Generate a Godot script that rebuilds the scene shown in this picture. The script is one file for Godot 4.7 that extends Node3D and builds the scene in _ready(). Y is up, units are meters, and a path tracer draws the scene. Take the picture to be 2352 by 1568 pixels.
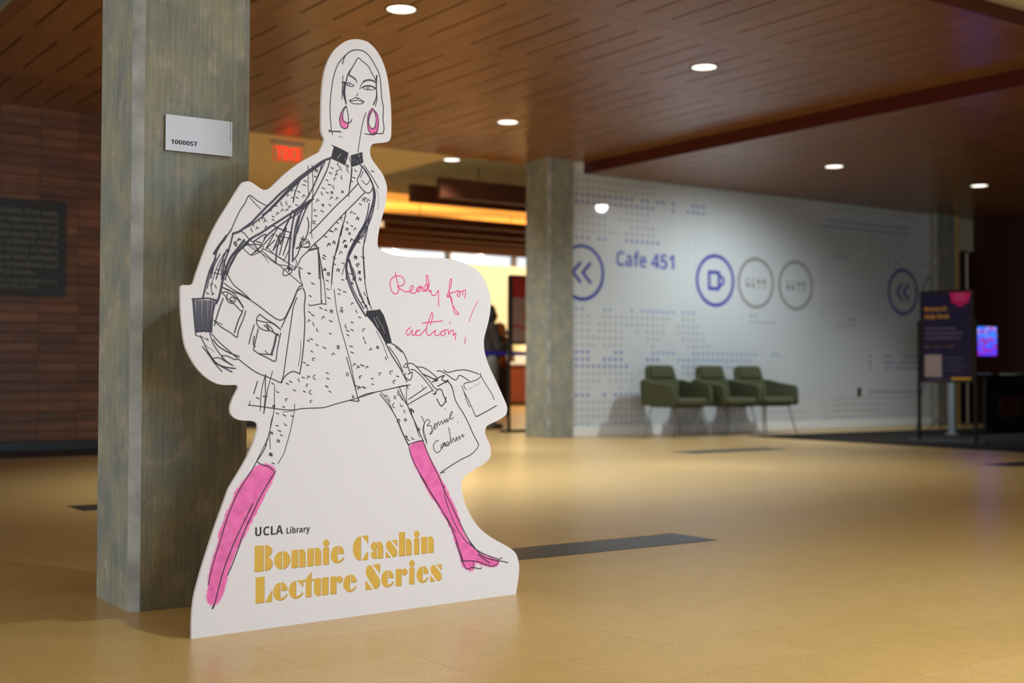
extends Node3D
# A library lobby: a life-size printed cut-out stands in front of a concrete column; mural wall, chairs and a cafe lie behind.
# World: +x runs along the mural wall, -z runs from the entrance towards it, y is up, metres.

const CEIL := 3.235      # slotted wood ceiling
const SOFFIT := 3.10     # lower slotted ceiling over the chairs
const FRONT_CEIL := 3.33 # plaster ceiling of the entrance zone
const BACK_Z := -12.36   # rear edge of the wood ceiling
const MURAL_Z := -11.815
const INK := Color(0.10, 0.105, 0.15)
const PINK_INK := Color(0.90, 0.20, 0.52)
const PINK_WASH := Color(0.925, 0.43, 0.71)
const PAPER := Color(0.89, 0.88, 0.90)

var names := {}
var mats := {}
var rng := RandomNumberGenerator.new()

func _ready() -> void:
	rng.seed = 7
	make_camera()
	make_environment()
	make_large_lights()
	make_materials()
	make_structure()
	make_floor()
	make_ceilings()
	make_wood_wall()
	make_columns()
	make_mural()
	make_standee()
	make_room_sign()
	make_plaque()
	make_ceiling_lights()
	make_exit_sign()
	make_chairs()
	make_sign_stand()
	make_desk()
	make_cafe()
	make_people()

# ------------------------------------------------------------------ camera, sky, large lights
func make_camera() -> void:
	var cam := Camera3D.new()
	cam.name = "camera"
	add_child(cam)
	cam.position = Vector3(0, 0.74, 0)
	cam.basis = Basis(Vector3.UP, -0.610773) * Basis(Vector3.RIGHT, 0.024846) * Basis(Vector3.BACK, 0.0029098)
	var at := CameraAttributesPhysical.new()
	at.frustum_focal_length = 67.15
	at.frustum_focus_distance = 4.0
	at.exposure_aperture = 3.6
	at.frustum_near = 0.05
	at.frustum_far = 200.0
	cam.attributes = at
	cam.fov = 30.01
	cam.keep_aspect = Camera3D.KEEP_HEIGHT
	cam.near = 0.05
	cam.far = 200.0
	cam.current = true

func make_environment() -> void:
	var we := WorldEnvironment.new()
	we.name = "environment"
	var e := Environment.new()
	e.background_mode = Environment.BG_COLOR
	e.background_color = Color(0.80, 0.86, 0.95)
	e.background_energy_multiplier = 1.3
	e.tonemap_mode = Environment.TONE_MAPPER_LINEAR
	e.tonemap_exposure = 1.0
	e.sdfgi_enabled = true
	e.ssao_enabled = true
	e.ssil_enabled = true
	we.environment = e
	add_child(we)

func area_light(called: String, at: Vector3, towards: Vector3, size: Vector2, energy: float, color: Color) -> void:
	var l := AreaLight3D.new()
	l.name = called
	add_child(l)
	l.area_size = size
	l.area_normalize_energy = true
	l.light_energy = energy
	l.light_color = color
	l.shadow_enabled = true
	l.area_range = 60.0
	l.position = at
	l.look_at(at + towards, Vector3.UP if absf(towards.normalized().y) < 0.9 else Vector3.RIGHT)

func make_large_lights() -> void:
	# daylight that comes through the glazed entrance behind the photographer, and an added side light for the column on the left
	area_light("entrance_daylight", Vector3(3.4, 1.7, 4.9), Vector3(0, 0, -1), Vector2(5.6, 2.6), 26.0, Color(0.91, 0.955, 1.0))
	area_light("added_side_light", Vector3(-4.5, 1.6, -4.1), Vector3(1, 0, 0), Vector2(3.0, 2.5), 14.0, Color(0.95, 0.97, 1.0))

# ------------------------------------------------------------------ small helpers
func numbered(called: String) -> String:
	var n: int = names.get(called, 0)
	names[called] = n + 1
	return called if n == 0 else "%s_%03d" % [called, n]

func thing(called: String, label: String, category: String, at := Vector3.ZERO, turn := 0.0, group := "") -> Node3D:
	var o := Node3D.new()
	o.name = numbered(called)
	add_child(o)
	o.position = at
	o.rotation.y = turn
	tag(o, label, category, group)
	return o

func tag(o: Node, label: String, category := "", group := "", kind := "") -> void:
	if label: o.set_meta("label", label)
	if category: o.set_meta("category", category)
	if group: o.set_meta("group", group)
	if kind: o.set_meta("kind", kind)

func structure(called: String, label := "", at := Vector3.ZERO) -> Node3D:
	var o := Node3D.new()
	o.name = numbered(called)
	add_child(o)
	o.position = at
	o.set_meta("kind", "structure")
	if label: o.set_meta("label", label)
	return o

func begin() -> SurfaceTool:
	var st := SurfaceTool.new()
	st.begin(Mesh.PRIMITIVE_TRIANGLES)
	return st

func part(called: String, st: SurfaceTool, m: Material, parent: Node, at := Vector3.ZERO, turn := 0.0) -> MeshInstance3D:
	var mesh := st.commit()
	return put(called, mesh, m, parent, at, turn)

func put(called: String, mesh: Mesh, m: Material, parent: Node, at := Vector3.ZERO, turn := 0.0) -> MeshInstance3D:
	var o := MeshInstance3D.new()
	o.name = called
	o.mesh = mesh
	o.material_override = m
	o.position = at
	o.rotation.y = turn
	o.cast_shadow = GeometryInstance3D.SHADOW_CASTING_SETTING_ON
	parent.add_child(o, true)
	return o

func struct_box(called: String, lo: Vector3, hi: Vector3, m: Material, label := "") -> MeshInstance3D:
	var st := begin()
	box(st, lo, hi)
	var o := part(called, st, m, self)
	o.name = numbered(called)
	o.set_meta("kind", "structure")
	if label: o.set_meta("label", label)
	return o

func tri(st: SurfaceTool, a: Vector3, b: Vector3, c: Vector3, n: Vector3) -> void:
	st.set_normal(n)
	if (b - a).cross(c - a).dot(n) > 0.0:
		st.add_vertex(a); st.add_vertex(c); st.add_vertex(b)
	else:
		st.add_vertex(a); st.add_vertex(b); st.add_vertex(c)

func quad(st: SurfaceTool, a: Vector3, b: Vector3, c: Vector3, d: Vector3, n: Vector3) -> void:
	tri(st, a, b, c, n)
	tri(st, a, c, d, n)

func box(st: SurfaceTool, lo: Vector3, hi: Vector3, bevel := 0.0, xf := Transform3D.IDENTITY) -> void:
	var r := minf(bevel, minf(hi.x - lo.x, minf(hi.y - lo.y, hi.z - lo.z)) * 0.45)
	var c := (lo + hi) / 2.0
	var h := (hi - lo) / 2.0
	var g := func(sx: float, sy: float, sz: float, ax: int) -> Vector3:
		var v := Vector3(sx * h.x, sy * h.y, sz * h.z)
		for k in 3:
			if k != ax: v[k] -= signf(v[k]) * r
		return xf * (c + v)
	for ax in 3:
		var p := (ax + 1) % 3
		var q := (ax + 2) % 3
		for s in [-1.0, 1.0]:
			var n := Vector3.ZERO
			n[ax] = s
			var cs := []
			for k in [[-1.0, -1.0], [1.0, -1.0], [1.0, 1.0], [-1.0, 1.0]]:
				var v := Vector3.ZERO
				v[ax] = s; v[p] = k[0]; v[q] = k[1]
				cs.append(g.call(v.x, v.y, v.z, ax))
			quad(st, cs[0], cs[1], cs[2], cs[3], xf.basis * n)
	if r <= 0.0: return
	for ax in 3: # edges along axis ax
		var p := (ax + 1) % 3
		var q := (ax + 2) % 3
		for s in [-1.0, 1.0]:
			for t in [-1.0, 1.0]:
				var a := Vector3.ZERO
				a[p] = s; a[q] = t
				var e := a; e[ax] = -1.0
				var f := a; f[ax] = 1.0
				quad(st, g.call(e.x, e.y, e.z, p), g.call(f.x, f.y, f.z, p), g.call(f.x, f.y, f.z, q), g.call(e.x, e.y, e.z, q), (xf.basis * a).normalized())
	for sx in [-1.0, 1.0]:
		for sy in [-1.0, 1.0]:
			for sz in [-1.0, 1.0]:
				tri(st, g.call(sx, sy, sz, 0), g.call(sx, sy, sz, 1), g.call(sx, sy, sz, 2), (xf.basis * Vector3(sx, sy, sz)).normalized())

func lathe(st: SurfaceTool, profile: Array, at := Vector3.ZERO, n := 24) -> void:
	# profile: Vector2(radius, height), bottom to top, smooth round the axis
	for i in n:
		var a := TAU * i / n
		var b := TAU * (i + 1) / n
		for k in profile.size() - 1:
			var p: Vector2 = profile[k]
			var q: Vector2 = profile[k + 1]
			var d := (q - p)
			var nn := Vector2(d.y, -d.x).normalized()
			var na := Vector3(nn.x * cos(a), nn.y, nn.x * sin(a))
			var nb := Vector3(nn.x * cos(b), nn.y, nn.x * sin(b))
			var pa := at + Vector3(p.x * cos(a), p.y, p.x * sin(a))
			var pb := at + Vector3(p.x * cos(b), p.y, p.x * sin(b))
			var qa := at + Vector3(q.x * cos(a), q.y, q.x * sin(a))
			var qb := at + Vector3(q.x * cos(b), q.y, q.x * sin(b))
			stri(st, pa, pb, qb, na, nb, nb)
			stri(st, pa, qb, qa, na, nb, na)

func stri(st: SurfaceTool, a: Vector3, b: Vector3, c: Vector3, na: Vector3, nb: Vector3, nc: Vector3) -> void:
	if (b - a).cross(c - a).length_squared() < 1e-14: return
	var flip := (b - a).cross(c - a).dot(na + nb + nc) > 0.0
	st.set_normal(na); st.add_vertex(a)
	if flip:
		st.set_normal(nc); st.add_vertex(c)
		st.set_normal(nb); st.add_vertex(b)
	else:
		st.set_normal(nb); st.add_vertex(b)
		st.set_normal(nc); st.add_vertex(c)

func tube(st: SurfaceTool, pts: Array, r0: float, r1 := -1.0, n := 10) -> void:
	if r1 < 0.0: r1 = r0
	var rings := []
	var m := pts.size()
	for i in m:
		var d: Vector3 = (pts[mini(i + 1, m - 1)] - pts[maxi(i - 1, 0)]).normalized()
		var side := d.cross(Vector3.UP if absf(d.y) < 0.95 else Vector3.RIGHT).normalized()
		var up := side.cross(d)
		var r := lerpf(r0, r1, float(i) / (m - 1))
		var ring := []
		for k in n:
			var a := TAU * k / n
			var nv := side * cos(a) + up * sin(a)
			ring.append([pts[i] + nv * r, nv])
		rings.append(ring)
	for i in m - 1:
		for k in n:
			var k2 := (k + 1) % n
			stri(st, rings[i][k][0], rings[i][k2][0], rings[i + 1][k2][0], rings[i][k][1], rings[i][k2][1], rings[i + 1][k2][1])
			stri(st, rings[i][k][0], rings[i + 1][k2][0], rings[i + 1][k][0], rings[i][k][1], rings[i + 1][k2][1], rings[i + 1][k][1])
	for e in [0, m - 1]:
		var nn: Vector3 = (pts[0] - pts[1]).normalized() if e == 0 else (pts[m - 1] - pts[m - 2]).normalized()
		for k in n:
			tri(st, pts[e], rings[e][k][0], rings[e][(k + 1) % n][0], nn)

func prism(st: SurfaceTool, poly: PackedVector2Array, z0: float, z1: float, xf := Transform3D.IDENTITY) -> void:
	# polygon in xy, extruded along z
	var ids := Geometry2D.triangulate_polygon(poly)
	for i in range(0, ids.size(), 3):
		for z in [z0, z1]:
			var n := Vector3(0, 0, 1 if (z == z1) == (z1 > z0) else -1)
			tri(st, xf * Vector3(poly[ids[i]].x, poly[ids[i]].y, z), xf * Vector3(poly[ids[i + 1]].x, poly[ids[i + 1]].y, z), xf * Vector3(poly[ids[i + 2]].x, poly[ids[i + 2]].y, z), xf.basis * n)
	var cw := Geometry2D.is_polygon_clockwise(poly)
	for i in poly.size():
		var a := poly[i]
		var b := poly[(i + 1) % poly.size()]
		var d := b - a
		var n2 := (Vector2(d.y, -d.x) if not cw else Vector2(-d.y, d.x)).normalized()
		quad(st, xf * Vector3(a.x, a.y, z0), xf * Vector3(b.x, b.y, z0), xf * Vector3(b.x, b.y, z1), xf * Vector3(a.x, a.y, z1), xf.basis * Vector3(n2.x, n2.y, 0))

func font(family: String, weight := 400, italic := false) -> SystemFont:
	var f := SystemFont.new()
	f.font_names = PackedStringArray([family])
	f.font_weight = weight
	f.font_italic = italic
	return f

func text_mesh(s: String, f: Font, height: float, depth := 0.002) -> TextMesh:
	# height: height of a capital letter in metres
	var t := TextMesh.new()
	t.text = s
	t.font = f
	t.font_size = 64
	t.pixel_size = height / (64.0 * 0.714)
	t.depth = depth
	t.curve_step = 1.0
	t.horizontal_alignment = HORIZONTAL_ALIGNMENT_LEFT
	t.vertical_alignment = VERTICAL_ALIGNMENT_BOTTOM
	return t

# ------------------------------------------------------------------ printed pictures: a small canvas with anti-aliased fills
class Canvas:
	var w: int
	var h: int
	var px: PackedByteArray
	var cov: PackedFloat32Array
	var x0: int
	var x1: int
	var y0: int
	var y1: int

	func _init(w_: int, h_: int, c: Color) -> void:
		w = w_; h = h_
		px.resize(w * h * 3)
		cov.resize(w * h)
		var one := PackedByteArray([int(c.r * 255), int(c.g * 255), int(c.b * 255)])
		var row := PackedByteArray()
		for i in w: row.append_array(one)
		px.clear()
		for j in h: px.append_array(row)
		fresh()

	func fresh() -> void:
		x0 = w; y0 = h; x1 = -1; y1 = -1

	func grow(ax: int, ay: int, bx: int, by: int) -> void:
		x0 = mini(x0, ax); y0 = mini(y0, ay); x1 = maxi(x1, bx); y1 = maxi(y1, by)

	func poly(p: PackedVector2Array) -> void: # adds coverage; canvas pixels, y down
		var lo := p[0]
		var hi := p[0]
		for q in p:
			lo = lo.min(q); hi = hi.max(q)
		var ya := clampi(int(floor(lo.y)), 0, h - 1)
		var yb := clampi(int(ceil(hi.y)), 0, h - 1)
		grow(clampi(int(lo.x) - 1, 0, w - 1), ya, clampi(int(hi.x) + 1, 0, w - 1), yb)
		var n := p.size()
		for y in range(ya, yb + 1):
			for sub in 4:
				var sy := y + 0.125 + 0.25 * sub
				var xs := PackedFloat32Array()
				for i in n:
					var a := p[i]
					var b := p[(i + 1) % n]
					if (a.y <= sy) != (b.y <= sy):
						xs.append(a.x + (sy - a.y) / (b.y - a.y) * (b.x - a.x))
				xs.sort()
				for k in range(0, xs.size() - 1, 2):
					var xa := clampf(xs[k], 0.0, w - 1.0)
					var xb := clampf(xs[k + 1], 0.0, w - 1.0)
					var ia := int(xa)
					var ib := int(xb)
					if ia == ib:
						cov[y * w + ia] += (xb - xa) * 0.25
					else:
						cov[y * w + ia] += (ia + 1 - xa) * 0.25
						for x in range(ia + 1, ib): cov[y * w + x] += 0.25
						cov[y * w + ib] += (xb - ib) * 0.25

	func line(p: PackedVector2Array, width: float) -> void: # keeps the largest coverage
		var r := width / 2.0
		for i in p.size() - 1:
			var a := p[i]
			var b := p[i + 1]
			var ax := clampi(int(minf(a.x, b.x) - r - 1), 0, w - 1)
			var bx := clampi(int(maxf(a.x, b.x) + r + 2), 0, w - 1)
			var ay := clampi(int(minf(a.y, b.y) - r - 1), 0, h - 1)
			var by := clampi(int(maxf(a.y, b.y) + r + 2), 0, h - 1)
			grow(ax, ay, bx, by)
			var d := b - a
			var l2 := maxf(d.length_squared(), 1e-6)
			for y in range(ay, by + 1):
				for x in range(ax, bx + 1):
					var q := Vector2(x + 0.5, y + 0.5) - a
					var t := clampf(q.dot(d) / l2, 0.0, 1.0)
					var c := r + 0.5 - (q - d * t).length()
					if c > 0.0:
						var k := y * w + x
						if c > cov[k]: cov[k] = minf(c, 1.0)

	func ink(c: Color, alpha := 1.0) -> void: # lays the covered pixels down in one colour
		for y in range(y0, y1 + 1):
			for x in range(x0, x1 + 1):
				var k := y * w + x
				var v := cov[k]
				if v > 0.0:
					cov[k] = 0.0
					v = minf(v, 1.0) * alpha
					px[k * 3] = int(lerpf(px[k * 3], c.r * 255.0, v))
					px[k * 3 + 1] = int(lerpf(px[k * 3 + 1], c.g * 255.0, v))
					px[k * 3 + 2] = int(lerpf(px[k * 3 + 2], c.b * 255.0, v))
		fresh()

	func mottle(c: Color, amount: float, noise: FastNoiseLite) -> void: # ink with an uneven wash
		for y in range(y0, y1 + 1):
			for x in range(x0, x1 + 1):
				var k := y * w + x
				var v := cov[k]
				if v > 0.0:
					cov[k] = 0.0
					v = minf(v, 1.0)
					var d := 1.0 + amount * noise.get_noise_2d(x, y)
					px[k * 3] = int(lerpf(px[k * 3], clampf(c.r * lerpf(1.0, d, 0.5), 0, 1) * 255.0, v))
					px[k * 3 + 1] = int(lerpf(px[k * 3 + 1], clampf(c.g * d, 0, 1) * 255.0, v))
					px[k * 3 + 2] = int(lerpf(px[k * 3 + 2], clampf(c.b * lerpf(1.0, d, 0.6), 0, 1) * 255.0, v))
		fresh()

	func text(s: String, f: Font, cap: float, at: Vector2, angle := 0.0, squeeze := 1.0, fit := 0.0) -> float: # coverage of a line of type; at = baseline start, cap = capital height in pixels; gives its width
		var t := TextMesh.new()
		t.text = s
		t.font = f
		t.font_size = 64
		t.pixel_size = cap / (64.0 * 0.714)
		t.depth = 0.0
		t.horizontal_alignment = HORIZONTAL_ALIGNMENT_LEFT
		t.vertical_alignment = VERTICAL_ALIGNMENT_BOTTOM
		var arr := t.get_mesh_arrays()
		var v: PackedVector3Array = arr[Mesh.ARRAY_VERTEX]
		var ids: PackedInt32Array = arr[Mesh.ARRAY_INDEX]
		var left := INF
		var right := -INF
		for q in v:
			left = minf(left, q.x); right = maxf(right, q.x)
		if fit > 0.0: squeeze = fit / (right - left)
		var low := base_of(f, t)
		var count := ids.size() if ids.size() else v.size()
		for i in range(0, count, 3):
			var tri := PackedVector2Array()
			for k in 3:
				var q := v[ids[i + k]] if ids.size() else v[i + k]
				tri.append(at + Vector2((q.x - left) * squeeze, -(q.y - low)).rotated(-angle))
			poly(tri)
		return (right - left) * squeeze

	func base_of(f: Font, t: TextMesh) -> float: # height of the baseline: the foot of a capital H
		var p := TextMesh.new()
		p.text = "H"
		p.font = f
		p.font_size = t.font_size
		p.pixel_size = t.pixel_size
		p.depth = 0.0
		p.vertical_alignment = VERTICAL_ALIGNMENT_BOTTOM
		var low := INF
		for q in p.get_mesh_arrays()[Mesh.ARRAY_VERTEX]: low = minf(low, q.y)
		return low

	func texture() -> ImageTexture:
		return ImageTexture.create_from_image(Image.create_from_data(w, h, false, Image.FORMAT_RGB8, px))

func smooth_line(p: PackedVector2Array, steps := 5) -> PackedVector2Array:
	if p.size() < 3: return p
	var out := PackedVector2Array()
	for i in p.size() - 1:
		var a := p[maxi(i - 1, 0)]
		var d := p[mini(i + 2, p.size() - 1)]
		for k in steps: out.append(p[i].cubic_interpolate(p[i + 1], a, d, float(k) / steps))
	out.append(p[p.size() - 1])
	return out

func noise(freq: float, seed_: int, octaves := 4) -> FastNoiseLite:
	var n := FastNoiseLite.new()
	n.noise_type = FastNoiseLite.TYPE_SIMPLEX_SMOOTH
	n.frequency = freq
	n.seed = seed_
	n.fractal_octaves = octaves
	return n

# ------------------------------------------------------------------ materials
func flat(key: String, c: Color, rough := 0.6, metal := 0.0, spec := 0.5) -> StandardMaterial3D:
	if mats.has(key): return mats[key]
	var m := StandardMaterial3D.new()
	m.resource_name = key
	m.albedo_color = c
	m.roughness = rough
	m.metallic = metal
	m.metallic_specular = spec
	mats[key] = m
	return m

func glowing(key: String, c: Color, energy: float) -> StandardMaterial3D:
	if mats.has(key): return mats[key]
	var m := flat(key, c, 0.5)
	m.emission_enabled = true
	m.emission = c
	m.emission_energy_multiplier = energy
	return m

func tex_mat(key: String, tex: Texture2D, scale: Vector3, rough: float, spec := 0.5) -> StandardMaterial3D:
	var m := flat(key, Color.WHITE, rough, 0.0, spec)
	m.albedo_texture = tex
	m.uv1_triplanar = true
	m.uv1_world_triplanar = true
	m.uv1_triplanar_sharpness = 8.0
	m.uv1_scale = scale
	return m

func loop_image(w: int, h: int, f: Callable) -> ImageTexture:
	var d := PackedByteArray()
	d.resize(w * h * 3)
	var k := 0
	for y in h:
		for x in w:
			var c: Color = f.call(x, y)
			d[k] = clampi(int(c.r * 255.0), 0, 255)
			d[k + 1] = clampi(int(c.g * 255.0), 0, 255)
			d[k + 2] = clampi(int(c.b * 255.0), 0, 255)
			k += 3
	return ImageTexture.create_from_image(Image.create_from_data(w, h, false, Image.FORMAT_RGB8, d))

func wood_texture(dark: Color, light: Color, seed_: int, upright := false) -> ImageTexture:
	# grain runs along u, or along v
	var broad := noise(0.012, seed_, 3)
	var fine := noise(0.09, seed_ + 1, 3)
	return loop_image(512, 512, func(i: int, j: int) -> Color:
		var x := j if upright else i
		var y := i if upright else j
		var b := broad.get_noise_2d(x * 0.25, y * 2.2)
		var g := fine.get_noise_2d(x * 0.12, y * 4.0)
		return dark.lerp(light, clampf(0.5 + b * 0.5 + g * 0.34, 0.0, 1.0)))

func make_materials() -> void:
	# raw concrete: vertical board streaks, pale patches, pin holes
	var streak := noise(0.05, 11, 4)
	var patch := noise(0.009, 12, 4)
	var blot := noise(0.016, 14, 3)
	var grit := noise(0.35, 13, 2)
	var concrete := loop_image(512, 1024, func(x: int, y: int) -> Color:
		var s := streak.get_noise_2d(x * 2.6, y * 0.09)
		var t := streak.get_noise_2d(x * 7.0 + 300.0, y * 0.35)
		var p := patch.get_noise_2d(x, y)
		var b := smoothstep(0.30, 0.40, blot.get_noise_2d(x + 900, y))
		var g := grit.get_noise_2d(x, y)
		var v := 0.562 + s * 0.055 + t * 0.05 + p * 0.075 + g * 0.035
		var c := Color(v * 1.0, v * 0.985, v * 0.85)
		c = c.lerp(Color(v * 0.965, v * 0.995, v * 0.93), clampf(0.5 - p * 1.6, 0.0, 1.0))
		return c.lerp(Color(v * 1.12, v * 1.06, v * 0.97), b * 0.7))
	var mc := tex_mat("concrete", concrete, Vector3(0.9, 0.45, 0.9), 0.72, 0.4)
	mc.heightmap_enabled = true
	mc.heightmap_texture = concrete
	mc.heightmap_scale = 0.25
	# cement of the column corners: paler and greyer, tone varies in patches
	var corner_tone := loop_image(128, 1024, func(x: int, y: int) -> Color:
		var p := patch.get_noise_2d(x * 2.0 + 500, y * 1.6)
		var g := grit.get_noise_2d(x, y)
		var v := 0.60 + p * 0.16 + g * 0.06
		return Color(v * 0.985, v * 1.0, v * 0.965))
	tex_mat("corner_cement", corner_tone, Vector3(3.0, 0.45, 3.0), 0.6, 0.4)
	# ceiling and wall veneers
	for k in 3:
		var t := wood_texture([Color(0.47, 0.315, 0.195), Color(0.49, 0.33, 0.20), Color(0.46, 0.305, 0.195)][k], [Color(0.55, 0.38, 0.24), Color(0.57, 0.395, 0.245), Color(0.535, 0.365, 0.235)][k], 30 + k, true)
		var m := tex_mat("veneer_%d" % k, t, Vector3(0.35, 0.35, 0.35), 0.25, 0.34)
		m.uv1_offset = Vector3(0.37 * k, 0.11 * k, 0.23 * k)
	var wt := wood_texture(Color(0.38, 0.225, 0.13), Color(0.55, 0.345, 0.21), 41)
	for k in 4:
		var m := tex_mat("plank_%d" % k, wt, Vector3(0.9, 0.9, 0.9), 0.42, 0.45)
		m.albedo_color = [Color(1, 1, 1), Color(0.86, 0.84, 0.82), Color(0.93, 0.95, 0.96), Color(0.78, 0.77, 0.76)][k]
		m.uv1_offset = Vector3(0.31 * k, 0.17 * k, 0)
	var bt := wood_texture(Color(0.26, 0.12, 0.055), Color(0.38, 0.19, 0.09), 47)
	tex_mat("beam_wood", bt, Vector3(0.5, 0.9, 0.5), 0.45)
	# floor tile: tan linoleum with fine cork-like flecks
	var fleck := noise(0.22, 51, 3)
	var cloud := noise(0.012, 52, 3)
	var chip := noise(0.11, 53, 2)
	for k in 3:
		var base: Color = [Color(0.745, 0.61, 0.375), Color(0.74, 0.603, 0.367), Color(0.75, 0.617, 0.383)][k]
		var t := loop_image(512, 512, func(x: int, y: int) -> Color:
			var f := fleck.get_noise_2d(x, y * 1.6)
			var c := cloud.get_noise_2d(x, y)
			var d := smoothstep(0.42, 0.62, chip.get_noise_2d(x + 77 * k, y * 1.5))
			var v := 1.0 + f * 0.24 + c * 0.03 - d * 0.24
			return Color(base.r * v, base.g * v, base.b * v * (1.0 - d * 0.1)))
		var m := tex_mat("floor_tan_%d" % k, t, Vector3(1.4, 1.4, 1.4), 0.29, 0.42)
		m.uv1_offset = Vector3(0.2 * k, 0, 0.45 * k)
	var dt := loop_image(256, 256, func(x: int, y: int) -> Color:
		var v := 0.20 + fleck.get_noise_2d(x, y) * 0.04
		return Color(v * 1.02, v * 0.99, v * 0.93))
	tex_mat("floor_dark", dt, Vector3(2, 2, 2), 0.3)
	var ct := loop_image(256, 256, func(x: int, y: int) -> Color:
		var v := 0.135 + fleck.get_noise_2d(x * 2, y * 2) * 0.06
		return Color(v * 1.06, v * 0.96, v * 0.84))
	tex_mat("carpet", ct, Vector3(3, 3, 3), 0.95, 0.2)
	# upholstery
	var ft := loop_image(256, 256, func(x: int, y: int) -> Color:
		var v := 1.0 + fleck.get_noise_2d(x * 2, y * 2) * 0.16
		return Color(0.285 * v, 0.305 * v, 0.205 * v))
	var fm := tex_mat("olive_fabric", ft, Vector3(6, 6, 6), 0.9, 0.3)
	fm.rim_enabled = true
	fm.rim = 0.3
	fm.rim_tint = 0.6
	flat("plaster_cream", Color(0.82, 0.78, 0.66), 0.85)
	flat("plaster_beige", Color(0.82, 0.74, 0.57), 0.8)
	flat("plaster_white", Color(0.86, 0.85, 0.82), 0.8)
	flat("plenum_grey", Color(0.55, 0.54, 0.51), 0.9)
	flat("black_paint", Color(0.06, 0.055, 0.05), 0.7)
	flat("fascia_red", Color(0.30, 0.085, 0.045), 0.4)
	flat("wall_oxblood", Color(0.235, 0.085, 0.05), 0.5)
	flat("baseboard_black", Color(0.075, 0.085, 0.10), 0.4)
	flat("metal_black", Color(0.03, 0.03, 0.034), 0.55, 0.0)
	flat("metal_chrome", Color(0.62, 0.62, 0.62), 0.28, 1.0)
	flat("metal_grey", Color(0.52, 0.55, 0.58), 0.4, 0.4)
	flat("white_edge", Color(0.86, 0.84, 0.83), 0.75)
	flat("cardboard", Color(0.62, 0.50, 0.36), 0.9)
	flat("sign_white", Color(0.84, 0.86, 0.90), 0.35)
	flat("sign_navy", Color(0.075, 0.085, 0.13), 0.5)
	flat("trim_white", Color(0.90, 0.90, 0.88), 0.5)

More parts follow.
